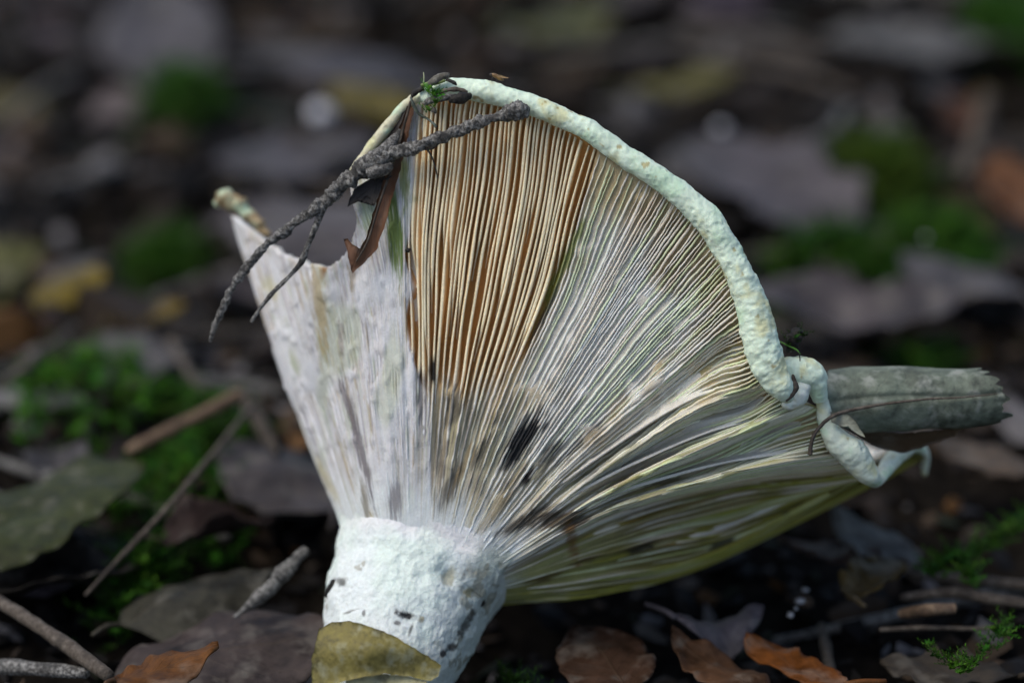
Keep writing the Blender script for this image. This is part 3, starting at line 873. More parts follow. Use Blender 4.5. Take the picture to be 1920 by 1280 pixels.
# rolled grey leaf at the right
rl = empty('rolled_leaf', at(np.array(1560.), np.array(760.), np.array(-70.)))
tag(rl, 'grey mottled dead leaf rolled into a tube, stuck on the mushroom rim', 'leaf')
ns, nv = 90, 60
sv = np.linspace(0, 1, ns); vv = np.linspace(-1, 1, nv)
S, VV = np.meshgrid(sv, vv, indexing='ij')
theta = VV * R(128) + 0.25
xend = np.interp(VV[0], [-1, -.6, -.35, -.15, .05, .3, .6, 1], [1800, 1848, 1866, 1872, 1890, 1892, 1880, 1800])[None, :] + vn(vv * 14, 2.)[None, :] * 13
xsta = np.interp(VV[0], [-1, -.45, .05, .2, .35, .5, 1], [1556, 1550, 1556, 1572, 1604, 1620, 1640])[None, :] + vn(vv * 9, 6.)[None, :] * 3
x = xsta + (xend - xsta) * S
radv = np.interp(x, [1550, 1700, 1890], [64, 59, 50]) * (1 + .05 * vn(x * .02, VV * 2, 3.))
yc = np.interp(x, [1550, 1650, 1760, 1890], [755, 751, 744, 733])
yc = yc + 5 * np.sin(x * .018)
y = yc - radv * np.sin(-theta) * np.where(theta > 0, 1.05, 1.0) * 1.0
w = -150 + radv * 1.0 * np.cos(theta) + 2.5 * fbm(x * .04, VV * 3, 1., 3) - 4 * np.exp(-((VV + .13) / .03) ** 2)
Pw = at(x, y, w); n_ = np.stack([0 * x, -np.sin(theta), np.cos(theta)], -1)
Pi = at(x, y - 2.6 * np.sin(theta), w - 2.6 * np.cos(theta))
V = np.vstack([Pw.reshape(-1, 3), Pi.reshape(-1, 3)])
F = grid_faces(ns, nv); off = ns * nv
F2 = [tuple(a + off for a in f[::-1]) for f in F]
rimv = [i * nv for i in range(ns)] + [(ns - 1) * nv + j for j in range(1, nv)] + [i * nv + nv - 1 for i in range(ns - 2, -1, -1)] + [j for j in range(nv - 2, 0, -1)]
F3 = [(rimv[k], rimv[(k + 1) % len(rimv)], rimv[(k + 1) % len(rimv)] + off, rimv[k] + off) for k in range(len(rimv))]
uv = np.stack([(VV + .13).ravel(), S.ravel()], 1)
o = child(link('blade', mesh('blade', V, F + F2 + F3, uv=np.vstack([uv, uv])), M_LEAF_ROLL), rl); o.color = (.095, .112, .084, 1)
V, F, _ = pxtube([(1519, 852, -10, 4.5), (1520, 838, -12, 4), (1526, 816, -20, 3.6), (1542, 795, -34, 3.6), (1565, 778, -52, 4), (1600, 768, -68, 3.4), (1660, 757, -76, 2.8), (1740, 748, -82, 2.2), (1800, 745, -86, 1.6), (1870, 738, -92, 1)], 120, 9, rough=.25, rs=900)
child(link('petiole', mesh('petiole', V, F), M_STICKD), rl)
o = sheet('basal_flap', [(1556, 772), (1590, 776), (1604, 790), (1622, 820), (1606, 812), (1590, 800), (1572, 798), (1558, 790)], lambda x, y: -62 + .1 * (x - 1556), M_LEAF_ROLL, color=(.15, .155, .12), parent=rl)

ul = sheet('brown_leaf', [(1600, 800), (1680, 812), (1760, 806), (1812, 800), (1790, 818), (1740, 836), (1690, 850), (1640, 838), (1612, 822)], lambda x, y: -150 - .8 * (y - 800), M_LEAF_DRY, color=(.06, .038, .02))
tag(ul, 'narrow dark brown leaf tucked beneath the rolled grey leaf', 'leaf')

# crumbs of soil, bark and moss caught on the rim
def crumb(name, P, mat, label, cat, seed, rough=.5, n=26, m=12):
    V, F, _ = pxtube(P, n, m, rough=rough, rs=1100, lump=.35, ls=500, seed=seed)
    return tag(link(name, mesh(name, V, F), mat), label, cat)
crumb('bark_crumb', [(800, 165, -14, 3), (812, 152, -14, 8), (826, 146, -12, 8), (838, 141, -10, 6), (842, 138, -10, 3)], M_PALE, 'grey woody crumb perched on top of the arch beside the grass stalk', 'crumb', 1)
crumb('soil_crumb', [(842, 190, 0, 3), (852, 186, 2, 9), (866, 184, 3, 11), (878, 180, 2, 8), (883, 176, 0, 3)], M_DEBRIS, 'black soil lump under the margin beside the twig', 'crumb', 2)
crumb('soil_crumb', [(796, 196, -16, 3), (808, 188, -12, 7), (824, 184, -8, 9), (842, 182, -4, 7), (852, 178, -4, 3)], M_TWIG, 'greyish wet soil crumb on the underside of the arch', 'crumb', 3)
crumb('bark_flake', [(818, 176, -10, 2), (836, 170, -8, 5), (856, 168, -6, 5), (876, 173, -4, 3)], M_STICKD, 'brown bark flake lying along the arch of the margin', 'bark flake', 4)
crumb('grass_stalk', [(790, 160, -24, 2.5), (804, 157, -18, 4), (820, 155, -14, 4), (834, 151, -10, 3)], mat_plain('green_stalk', (.10, .14, .03), (.20, .24, .08), 800), 'short pale green grass stalk on top of the arch', 'grass stalk', 5, rough=.15)
crumb('root_fibre', [(770, 182, -34, 2), (776, 198, -32, 3), (786, 214, -30, 3), (806, 226, -24, 3), (818, 238, -14, 2.5)], mat_bark('green_grey_fibre', (.05, .065, .05), (.16, .18, .15)), 'green-grey root fibre dangling from the peak over the twig', 'root', 6, rough=.3)
crumb('grass_sprig', [(793, 172, -30, 1.6), (794, 158, -30, 1.3), (795, 145, -28, 1.2), (794, 136, -28, .7)], mat_plain('pale_blade', (.30, .32, .18), (.4, .42, .26), 800), 'tiny pale grass blade standing on the peak of the cap', 'grass blade', 7, rough=.05)
crumb('soil_crumb', [(1476, 660, -62, 4), (1484, 646, -58, 13), (1492, 634, -58, 15), (1496, 622, -60, 9), (1497, 616, -62, 4)], M_DEBRIS, 'black jagged soil crumb with green moss thread above the knuckle of margin', 'crumb', 8, rough=.9)
crumb('bark_flake', [(1474, 752, 20, 2), (1484, 740, 18, 5), (1490, 728, 16, 6), (1488, 712, 14, 4), (1486, 702, 14, 1.5)], M_STICKD, 'rusty forked bark flake on the end of the rolled margin', 'bark flake', 9, rough=.6)
crumb('soil_crumb', [(760, 470, -52, 2), (765, 469, -50, 5), (770, 467, -50, 2)], M_DEBRIS, 'tiny dark droplet-like crumb at the edge of the brown gills', 'crumb', 10, rough=.2)
crumb('soil_crumb', [(714, 412, -60, 2), (720, 408, -56, 4), (726, 408, -56, 2)], M_DEBRIS, 'tiny black crumb beside the brown folded leaf', 'crumb', 11, rough=.3)
crumb('soil_crumb', [(610, 1118, -150, 3), (618, 1106, -146, 7), (628, 1094, -140, 8), (638, 1088, -132, 3)], M_DEBRIS, 'dark soil crumb stuck to the flank of the white stem', 'crumb', 12, rough=.6)

# little fly on the rim
fly = empty('fly', at(np.array(935.), np.array(152.), np.array(-24.)))
tag(fly, 'tiny tan fly perched on the top of the pale margin', 'fly')
V, F, _ = pxtube([(921, 139, -24, 1.5), (926, 141, -24, 4), (932, 144, -24, 4.5), (939, 148, -24, 4), (944, 151, -24, 1.5)], 24, 10)
child(link('body', mesh('fly_body', V, F), M_FLYB), fly)
V, F, _ = pxtube([(918, 139, -24, 1), (920, 140, -24, 3), (923, 141, -24, 2.5)], 10, 8)
child(link('head', mesh('fly_head', V, F), M_FLYD), fly)
child(sheet('wing', [(930, 140), (940, 141), (955, 147), (944, 147), (934, 145)], lambda x, y: -19 + 0 * x, M_WING, thick=.5, cuts=1, ragged=0), fly)
for a, b in ((925, 922), (932, 931), (939, 941)):
    V, F, _ = pxtube([(a, 143, -23, .8), (b, 149, -21, .7), (b + 1, 156, -22, .5)], 8, 5)
    child(link('leg', mesh('fly_leg', V, F), M_FLYD), fly)

# ------------------------------------------------------------------ leaf litter: leaf shapes
def leaf_mesh(name, L, W, kind, seed, curl=0.0, fold=0.0, bend=0.0, wave=.004, nl=26, nw=10):
    t = np.linspace(0, 1, nl); v = np.linspace(-1, 1, nw * 2 + 1)
    Tm, Vm = np.meshgrid(t, v, indexing='ij')
    if kind == 'oval': hw = np.sin(math.pi * np.clip(Tm, 0, 1) ** .85) ** .75
    elif kind == 'lance': hw = np.sin(math.pi * Tm ** .7) ** 1.1
    elif kind == 'oak': hw = np.sin(math.pi * Tm ** 1.15) ** .7 * (1 + .28 * np.sin(Tm * 26 + seed))
    else: hw = np.sin(math.pi * Tm ** .9) ** .6 * (1 - .35 * np.clip(vn(Tm * 7 + seed, Vm * 1.2, seed), 0, 1))
    hw = hw * (1 + .035 * vn(Tm * 14 + seed, np.sign(Vm), 2.0) + .03 * vn(Tm * 40 + seed, np.sign(Vm) * 3, 2.0)) + .004
    x = Vm * hw * W / 2
    y = (Tm - .5) * L
    a = np.abs(Vm) * hw
    z = fold * a * W / 2 + curl * (a ** 2) * W / 2 + bend * ((Tm - .5) ** 2) * L * 2 + wave * fbm(x * 60 + seed, y * 60, seed * 1., 3)
    z = z + .0010 * vn(Tm * 9 + seed, Vm * 1.5, seed * 2.) * np.abs(Vm) + .00025 * np.sin(Tm * 34 - np.abs(Vm) * 9 + seed) * np.abs(Vm)
    A = np.stack([x, y, z], -1).reshape(-1, 3); B = A - np.array([0, 0, .00035])
    uv = np.stack([Vm.ravel(), Tm.ravel()], 1)
    F = grid_faces(nl, nw * 2 + 1); off = len(A); nv = nw * 2 + 1
    F = [f[::-1] for f in F]
    F2 = [tuple(i + off for i in f[::-1]) for f in F]
    rimv = [i * nv for i in range(nl)] + [(nl - 1) * nv + j for j in range(1, nv)] + [i * nv + nv - 1 for i in range(nl - 2, -1, -1)] + [j for j in range(nv - 2, 0, -1)]
    F3 = [(rimv[k], rimv[(k + 1) % len(rimv)], rimv[(k + 1) % len(rimv)] + off, rimv[k] + off) for k in range(len(rimv))]
    # petiole
    Vp, Fp, _ = tube([(0, -.5 * L, z[0, nw]), (0.002 * math.sin(seed), -.58 * L, z[0, nw] + .001), (0.006 * math.sin(seed), -.68 * L, z[0, nw] + .001)], [.0007, .0006, .0005], 8, 6)
    V = np.vstack([A, B, Vp]); uvp = np.zeros((len(Vp), 2))
    F = F + F2 + F3 + [tuple(i + 2 * off for i in f) for f in Fp]
    me = mesh(name, V, F, uv=np.vstack([uv, uv, uvp]))
    me.materials.append(M_LEAF)
    return me

KINDS = ['oval', 'lance', 'oak', 'torn', 'oval', 'lance', 'torn', 'oak', 'oval', 'torn']
LEAVES = [leaf_mesh('leaf', 1.0 * random.uniform(.038, .062), random.uniform(.018, .034), k, i * 3.7 + 1, curl=random.uniform(-.5, .6), fold=random.uniform(-.1, .4), bend=random.uniform(-.35, .35)) for i, k in enumerate(KINDS)]

def put_leaf(me, x, y, z, yaw, tilt, roll, scale, color, name='leaf'):
    o = bpy.data.objects.new(name, me); COL.objects.link(o)
    o.location = (x, y, z); o.rotation_euler = (tilt, roll, yaw); o.scale = (scale,) * 3
    o.color = (*[x * .55 for x in color], 1)
    return o

GREY = (.095, .084, .090); DARK = (.008, .0065, .006); BROWN = (.058, .036, .020); YEL = (.17, .12, .012); RUST = (.16, .05, .012); OLIVE = (.09, .085, .03); PALE = (.16, .15, .15)
def var(c, k=.45):
    b = 1 + random.uniform(-k, k)
    return tuple(max(0.003, x * b * (1 + random.uniform(-.08, .08))) for x in c)

# named leaves, placed by where they touch the litter
def hero(px, py, Lpx, Wpx, yaw, color, label, kind='oval', z=.004, tilt=0., roll=0., seed=0, mat=None, **kw):
    p = ground_pt(px, py, z)
    d = (p - CAM) @ FWD
    k = U * d / D
    me = leaf_mesh('leaf', Lpx * k, Wpx * k, kind, seed, **kw)
    o = put_leaf(me, p[0], p[1], p[2], R(yaw), R(tilt), R(roll), 1.0, color)
    if mat: me.materials.clear(); me.materials.append(mat)
    return tag(o, label, 'leaf')

hero(45, 925, 460, 440, -75, (.042, .050, .016), 'large dull green-grey leaf with yellowish edge beside the moss', z=.016, tilt=14, roll=-10, seed=2, curl=-.25, bend=-.1)
hero(100, 1065, 360, 220, -70, (.022, .018, .015), 'dark upturned leaf edge under the large green-grey leaf', z=.006, seed=5, curl=.3)
hero(430, 1215, 470, 330, -78, (.058, .044, .040), 'broad grey-brown leaf beside the olive scrap at the stem foot', z=.006, tilt=10, roll=4, seed=7, curl=-.15, bend=-.1)
hero(315, 1255, 210, 130, -65, (.14, .055, .014), 'small orange-brown leaf overlapping the broad grey-brown leaf', z=.0125, tilt=8, seed=21, curl=-.2, kind='torn')
hero(375, 1110, 330, 200, -62, (.050, .047, .034), 'narrow dull olive leaf between moss and grey bark sliver', 'lance', z=.006, seed=9, curl=-.2, tilt=5)
hero(525, 890, 330, 240, 40, (.075, .066, .068), 'greyish purple leaf lying against the foot of the cap flank', z=.005, seed=11, curl=-.1, tilt=8)
hero(410, 985, 230, 120, -60, (.055, .036, .032), 'dull reddish curled leaf on the moss', 'lance', z=.008, seed=12, curl=.9)
hero(680, 430, 560, 420, 75, (.105, .092, .094), 'wide pale grey leaf seen through the notch of the torn cap', z=.006, seed=14, curl=-.1, tilt=4, kind='torn')
hero(560, 285, 330, 210, -60, (.085, .078, .084), 'grey leaf behind the notch near the white glint pebble', z=.006, seed=15)
hero(240, 670, 300, 220, 20, (.095, .085, .083), 'pale taupe forked leaf left of the torn cap fragment', 'oak', z=.006, seed=16)
hero(60, 740, 200, 120, 70, PALE, 'pale grey leaf beside the taupe forked leaf', z=.006, seed=17)
hero(300, 60, 330, 230, 10, (.09, .085, .095), 'bluish grey upright leaf far back beside a dark hollow', z=.012, seed=18, tilt=25, kind='torn')
hero(620, 120, 520, 150, 60, (.075, .07, .078), 'long slate-grey leaf far behind the peak of the cap', 'lance', z=.008, seed=19)
hero(1440, 350, 430, 330, 30, (.10, .088, .094), 'large dusky grey leaf behind the arch of the rim', z=.008, seed=20, tilt=10, kind='torn', curl=.3)
hero(1590, 590, 430, 250, 85, (.085, .072, .074), 'purple-grey leaf beyond the black soil crumb', z=.006, seed=22, kind='torn', curl=.35, bend=.2)
hero(1800, 520, 300, 170, 40, (.095, .088, .092), 'cool grey leaf at the foot of the green moss mound', z=.006, seed=23)
hero(1690, 75, 330, 190, 80, (.11, .105, .10), 'pale stone-grey leaf far back near the bright moss tuft', z=.008, seed=24)
hero(1330, 300, 250, 150, -40, (.085, .08, .08), 'mid grey leaf just behind the upper arch', z=.006, seed=25)
hero(130, 545, 180, 130, -30, YEL, 'mustard yellow leaf scrap with ragged edge', 'torn', z=.007, seed=26, tilt=8)
hero(275, 575, 150, 90, -60, (.15, .10, .012), 'ochre yellow leaf scrap beside the mustard one', 'torn', z=.007, seed=27)
hero(690, 190, 220, 130, 40, (.17, .13, .015), 'golden yellow leaf behind the thin torn edge of the cap', z=.008, seed=28)
hero(1060, 45, 260, 120, -50, (.10, .10, .03), 'olive yellow leaf far behind the arch', z=.008, seed=29)
hero(1290, 160, 250, 110, -50, (.11, .095, .02), 'dull ochre leaf far behind the arch', z=.008, seed=30)
hero(1905, 350, 260, 130, 10, (.13, .05, .015), 'rusty orange leaf near the dark brown upright stick', z=.010, seed=31, tilt=15)
hero(1490, 1235, 260, 110, 40, (.17, .055, .011), 'bright orange leaf with a torn side, beside a brown twin leaf', 'torn', z=.006, seed=33, tilt=4)
hero(1350, 1250, 270, 120, 40, (.085, .042, .022), 'smooth reddish brown leaf beside the orange leaf', 'oval', z=.005, seed=34, tilt=4)
hero(1130, 1235, 270, 180, 20, (.05, .026, .016), 'dark brown leaf with orange flecks under the cap', 'oval', z=.004, seed=35)
hero(1350, 1150, 190, 120, -65, (.13, .115, .13), 'small curled violet-grey leaf beneath the lower side of the cap', 'oval', z=.007, seed=36, curl=-.7)
hero(1640, 1005, 230, 120, 40, (.13, .125, .11), 'pale grey leaf below the wavy lower margin', 'oval', z=.008, seed=37, tilt=10)
hero(1555, 1030, 230, 90, 55, (.095, .055, .04), 'slim reddish leaf alongside the pale grey leaf', 'lance', z=.005, seed=38)
hero(1640, 1090, 170, 120, -40, (.11, .075, .025), 'tan brown curled leaf beyond the quartz chips', 'torn', z=.007, seed=39, curl=.5)
hero(1830, 850, 240, 140, 70, (.10, .072, .05), 'tawny leaf below the torn end of the rolled leaf', 'oval', z=.008, seed=40, tilt=10)
hero(1780, 1250, 260, 130, 75, (.055, .045, .035), 'dull brown leaf beneath the thin moss strands', 'oak', z=.003, seed=41)

sc = sheet('leaf_scrap', [(598, 1178), (622, 1166), (655, 1163), (690, 1172), (740, 1192), (790, 1222), (828, 1246), (822, 1266), (806, 1276), (770, 1268), (720, 1262), (660, 1272), (612, 1288), (584, 1280), (584, 1235), (592, 1205)],
      lambda x, y: 100 + 34 * np.exp(-(((x - 690) / 100) ** 2 + ((y - 1215) / 36) ** 2)) - .12 * np.abs(x - 690) + .25 * (y - 1200), M_SCRAP, thick=14, color=(.15, .125, .035))
tag(sc, 'thick olive-tan leaf scrap leaning on the foot of the stem', 'leaf')
sc2 = sheet('leaf_scrap', [(650, 1268), (700, 1262), (760, 1266), (800, 1276), (800, 1310), (640, 1310)], lambda x, y: 100 + .35 * (y - 1260), M_SCRAP, thick=10, color=(.24, .22, .12))
tag(sc2, 'pale yellowish leaf scrap beneath the olive-tan one at the stem foot', 'leaf')

# sticks lying on the ground
def gstick(P, mat, label, n=90, m=12, rough=.12, name='stick', seed=0):
    P = np.array(P, float)
    pts = np.array([ground_pt(a, b, z) for a, b, z, r in P])
    k = np.array([U * ((p - CAM) @ FWD) / D for p in pts])
    V, F, _ = tube(pts, P[:, 3] * k, n, m, rough=rough, rs=500, lump=rough, ls=200, seed=seed)
    return tag(link(name, mesh(name, V, F), mat), label, 'stick')
gstick([(240, 846, .012, 11), (300, 816, .014, 13), (380, 776, .016, 12), (440, 744, .017, 13), (452, 740, .017, 10)], M_STICK, 'straight tan-brown peeled stick lying on the moss')
gstick([(455, 740, .014, 11), (475, 775, .012, 14), (500, 815, .010, 13), (520, 850, .008, 8)], M_STICKD, 'short dark stick touching the end of the tan peeled stick', seed=3)
gstick([(160, 1115, .008, 3), (230, 1040, .012, 5), (320, 945, .018, 6), (400, 850, .020, 6), (470, 765, .020, 5), (500, 730, .02, 3)], M_STICKD, 'long thin dark twig slanting over the moss', name='twig', seed=4)
gstick([(-30, 1110, .010, 12), (60, 1165, .010, 13), (140, 1220, .009, 14), (205, 1268, .008, 12)], M_STICKD, 'smooth grey-brown stick below the large green-grey leaf', seed=5)
gstick([(440, 1155, .008, 6), (490, 1115, .012, 10), (530, 1075, .015, 13), (575, 1030, .018, 9)], M_TWIG, 'grey flaking bark sliver next to the stem foot', rough=.45, name='bark_sliver', seed=6)
gstick([(1690, 1120, .006, 8), (1780, 1110, .008, 10), (1860, 1122, .008, 11), (1960, 1135, .008, 9)], M_STICKD, 'brown stick lying under the moss strands', seed=7)
gstick([(1650, 1180, .005, 4), (1740, 1176, .006, 5), (1830, 1178, .006, 4), (1900, 1172, .006, 3)], M_STICKD, 'thin straw-brown twig below the brown stick', name='twig', seed=8)
gstick([(1690, 1150, .006, 9), (1740, 1143, .010, 13), (1790, 1140, .010, 10)], M_STICK, 'short greyish stub of wood in front of the brown stick', seed=9)
gstick([(1810, 330, .01, 16), (1835, 250, .02, 20), (1855, 180, .03, 16)], M_STICKD, 'dark brown upright stick beside the rusty leaf', seed=10)
gstick([(320, 640, .012, 8), (350, 690, .012, 9), (380, 735, .012, 7)], M_STICKD, 'dark bent stick behind the tan peeled stick', seed=11)
gstick([(0, 725, .012, 8), (70, 670, .014, 9), (140, 610, .014, 8)], M_STICKD, 'dark brown twig above the moss beside the pale grey leaf', name='twig', seed=12)

# random litter
def blocked(x, y):
    return ((x + .005) / .085) ** 2 + ((y - .025) / .055) ** 2 < 1
CLS = [(GREY, 'dull grey', 30), (DARK, 'blackish rotting', 26), (BROWN, 'plain brown', 20), (OLIVE, 'olive-green', 8),
       ((.10, .085, .08), 'pale taupe', 14), ((.085, .04, .022), 'chestnut brown', 8)]
KN = {'oval': 'broad oval', 'lance': 'narrow pointed', 'oak': 'wavy-edged', 'torn': 'ragged torn'}
cum = sum(c[2] for c in CLS)
def random_leaf(x, y, s0=.5, s1=1.05):
    r = random.uniform(0, cum); ci = 0
    while r > CLS[ci][2]: r -= CLS[ci][2]; ci += 1
    c, cn, _ = CLS[ci]
    k = random.randrange(len(LEAVES))
    z = float(ground_h(np.array(x), np.array(y))) + random.uniform(.001, .007)
    sg = .38 if y > .1 else .25
    return LEAVES[k], (x, y, z), (random.gauss(0, sg), random.gauss(0, sg), random.uniform(0, 6.28)), random.uniform(s0, s1), var(c), '%s %s leaf' % (cn, KN[KINDS[k]]), cn
placed = 0
while placed < 200:
    y = random.uniform(-.09, .66); x = random.uniform(-1, 1) * (.115 + .17 * (y + .1))
    if blocked(x, y): continue
    me, loc, rot, sc_, c, nm, cn = random_leaf(x, y, .25, .75)
    o = put_leaf(me, *loc, rot[2], rot[0], rot[1], sc_, c)
    tag(o, nm + ' lying in the loose litter', 'leaf', cn + ' litter leaves')
    placed += 1
# the litter beyond the view, joined
Vs, Fs, Us, Cs = [], [], [], []; nb = 0
LV = [(np.array([v.co[:] for v in m.vertices]), [tuple(p.vertices) for p in m.polygons]) for m in LEAVES]
for i in range(260):
    x, y = random.uniform(-.6, .6), random.uniform(-.25, 1.22)
    if abs(x) < .13 + .18 * (y + .1) and -.09 < y < .66: continue
    me, loc, rot, sc_, c, nm, cn = random_leaf(x, y)
    Mx = Matrix.Translation(loc) @ __import__('mathutils').Euler(rot).to_matrix().to_4x4() @ Matrix.Scale(sc_, 4)
    v, f = LV[LEAVES.index(me)]
    Vs.append(v @ np.array(Mx.to_3x3()).T + np.array(loc)); Fs += [tuple(a + nb for a in q) for q in f]; nb += len(v)
    Cs.append(np.tile(np.array(c), (len(v), 1)))
o = link('leaf_litter', mesh('leaf_litter', np.vstack(Vs), Fs, col=np.vstack(Cs)), M_CHIP)
o['kind'] = 'stuff'; o['label'] = 'mass of dead leaves carpeting the ground all around'
TW = []
for i in range(5):
    a = random.uniform(.02, .05)
    V, F, _ = tube([(-a, 0, 0), (-a * .3, random.uniform(-.004, .004), .001), (a * .4, random.uniform(-.004, .004), .001), (a, 0, 0)], [.0012, .0016, .0014, .0009], 30, 7, rough=.2, rs=500, lump=.2, ls=200, seed=i)
    me = mesh('twig', V, F); tm = [M_STICKD, M_TWIG, M_STICKD, M_TWIG, M_STICKD][i]; me.materials.append(tm)
    TW.append((me, '%s %s twig lying loose among the litter leaves' % ('short' if a < .032 else 'long', 'lichen-grey' if tm is M_TWIG else 'dark brown')))
for i in range(110):
    x, y = random.uniform(-.3, .3), random.uniform(-.09, .75)
    if blocked(x, y): continue
    me, tl = random.choice(TW)
    o = bpy.data.objects.new('twig', me); COL.objects.link(o)
    o.location = (x, y, float(ground_h(np.array(x), np.array(y))) + .004); o.rotation_euler = (0, random.gauss(0, .12), random.uniform(0, 6.28))
    tag(o, tl, 'twig', 'scattered litter twigs')

# loose crumbs, chips and leaf fragments: uncountable
Vs, Fs, Cs = [], [], []; nb = 0
pal = [C_(.010, .008, .007), C_(.006, .005, .0045), C_(.022, .016, .012), C_(.05, .034, .022), C_(.10, .094, .096), C_(.018, .022, .012), C_(.08, .04, .014)]
pw = [.3, .25, .18, .1, .12, .05, .02]
cxy = np.vstack([np.stack([rng.uniform(-.22, .22, 4300), rng.uniform(-.09, .35, 4300)], 1), np.stack([rng.uniform(-.3, .3, 4200), rng.uniform(.1, .8, 4200)], 1)])
cz_ = ground_h(cxy[:, 0], cxy[:, 1])
for i in range(8500):
    x, y = cxy[i]; z = cz_[i]
    s = random.uniform(.0012, .0055) * (1 if random.random() < .85 else 1.7) * (1.5 if y > .12 else 1)
    if y > .12 and i % 9 == 0: s *= 2.0
    ax = np.array([random.gauss(0, 1) for _ in range(3)]); ax[2] *= .4; ax /= np.linalg.norm(ax)
    bx = np.cross(ax, [random.gauss(0, .4), random.gauss(0, .4), 1]); bx /= np.linalg.norm(bx)
    cx = np.cross(ax, bx)
    fl = random.choice([.12, .15, .5])
    asp = random.uniform(.3, .9)
    base = np.array([x, y, z + s * .25 * random.random() + .001])
    loc = []
    for e in range(5):
        an = e * 1.2566 + random.uniform(-.3, .3); rr_ = s * random.uniform(.6, 1)
        loc.append(base + ax * math.cos(an) * rr_ + bx * math.sin(an) * rr_ * asp)
    loc += [base + cx * s * fl, base - cx * s * fl]
    Vs.append(np.array(loc)); c = pal[random.choices(range(7), pw)[0]] * random.uniform(.6, 1.3)
    Cs.append(np.tile(c, (7, 1)))
    for e in range(5):
        Fs.append((nb + e, nb + (e + 1) % 5, nb + 5)); Fs.append((nb + (e + 1) % 5, nb + e, nb + 6))
    nb += 7
o = link('litter_crumbs', mesh('litter_crumbs', np.vstack(Vs), Fs, smooth=False, col=np.vstack(Cs)), M_CHIP)
o['kind'] = 'stuff'; o['label'] = 'crumbled leaf fragments and soil bits covering the ground'

# moss
def moss_patch(px, py, rx, ry, count, col, label, size=.006, name='moss', strands=None, air=None):
    p = ground_pt(px, py, .004)
    Vs, Fs, Cs = [], [], []; nb = 0
    kx = U * ((p - CAM) @ FWD) / D
    gz = float(ground_h(p[0], p[1]))
    for i in range(count):
        if air is not None:
            q = random.random() * (len(air) - 1); a = int(q); f = q - a
            e3 = np.array(air[a], float) * (1 - f) + np.array(air[a + 1], float) * f
            b0 = at(e3[0] + random.gauss(0, 3), e3[1] + random.gauss(0, 2), e3[2] + random.gauss(0, 3))
        elif strands is not None:
            q = random.random() * (len(strands) - 1); a = int(q); f = q - a
            ex, ey = np.array(strands[a]) * (1 - f) + np.array(strands[a + 1]) * f
            b0 = ground_pt(ex + random.gauss(0, 5), ey + random.gauss(0, 5), .010)
        else:
            an = random.uniform(0, 6.283); rr_ = math.sqrt(random.random())
            rr_ *= 1 + .25 * math.sin(an * 3 + px)
            b0 = np.array([p[0] + rx * kx * rr_ * math.cos(an), p[1] + ry * kx * 2.3 * rr_ * math.sin(an), 0.])
            b0[2] = gz + .004 * (1 - rr_ ** 2) + (.010 * (1 - rr_ ** 2) if rx > 60 else .004)
        L = size * random.uniform(.6, 1.3)
        hd = random.uniform(0, 6.283); lean = random.uniform(.2, 1.1)
        d0 = np.array([math.cos(hd) * math.sin(lean), math.sin(hd) * math.sin(lean), math.cos(lean)])
        d1 = np.array([math.cos(hd) * 1.0, math.sin(hd) * 1.0, -.3 + random.random() * .6])
        cc = col * random.uniform(.55, 1.4) * np.array([random.uniform(.7, 1.5), 1, random.uniform(.6, 1.2)])
        nl = 16
        for j in range(nl):
            f = j / nl
            c = b0 + d0 * L * f + d1 * L * .45 * f * f
            la = j * 2.4 + i
            out = np.array([math.cos(la), math.sin(la), .35]); out -= d0 * (out @ d0) * .5
            ll = L * .30 * (1.1 - .6 * f)
            sd = np.cross(out, d0 + 1e-3); sd /= np.linalg.norm(sd) + 1e-9
            Vs.append(np.array([c - sd * ll * .22, c + sd * ll * .22, c + out * ll * .55 + sd * ll * .16 + d0 * ll * .2, c + out * ll + d0 * ll * .55, c + out * ll * .55 - sd * ll * .16 + d0 * ll * .2]))
            Fs.append((nb, nb + 1, nb + 2, nb + 3, nb + 4)); nb += 5
            Cs.append(np.tile(cc * (0.75 + .5 * f), (5, 1)))
    o = link(name, mesh(name, np.vstack(Vs), Fs, smooth=False, col=np.vstack(Cs)), M_MOSS)
    o['kind'] = 'stuff'; o['label'] = label
    return o
G1 = C_(.030, .105, .006)
moss_patch(170, 745, 190, 85, 250, G1, 'bright curly green moss beside the large green-grey leaf')
moss_patch(330, 900, 130, 90, 210, G1 * .8, 'green moss around the long thin dark twig')
moss_patch(260, 1050, 90, 60, 160, G1 * .6, 'sparse dark moss below the long thin twig')
moss_patch(400, 800, 70, 40, 140, G1 * .8, 'small moss clump behind the tan peeled stick')
moss_patch(345, 215, 80, 50, 260, G1 * .6, 'bright green moss tuft far back beside grey leaves', .007)
moss_patch(310, 395, 85, 45, 260, G1 * .6, 'deep green moss tuft behind the torn cap fragment', .007)
moss_patch(1640, 320, 110, 80, 420, G1 * .6 * C_(1.5, .9, 1), 'yellow-green moss mound behind the rim', .008)
moss_patch(1760, 440, 130, 70, 480, G1 * .6, 'vivid green moss mound above the cool grey leaf', .008)
moss_patch(1560, 480, 130, 35, 260, G1 * .55, 'dark green moss strip beyond the rim', .007)
moss_patch(1870, 60, 70, 80, 260, G1 * .6, 'bright moss tuft far back near the stone-grey leaf', .008)
moss_patch(1740, 630, 60, 30, 120, G1 * .5, 'small dull moss clump above the rolled leaf', .006)
moss_patch(0, 0, 10, 10, 90, G1 * .65, 'thin green moss strand arching over the brown stick', .004, strands=[(1735, 1085), (1780, 1050), (1840, 1030), (1890, 1000), (1940, 965)])
moss_patch(0, 0, 10, 10, 24, G1 * .6, 'short side strand of moss hanging to the brown stick', .004, strands=[(1795, 1045), (1815, 1080), (1825, 1100)])
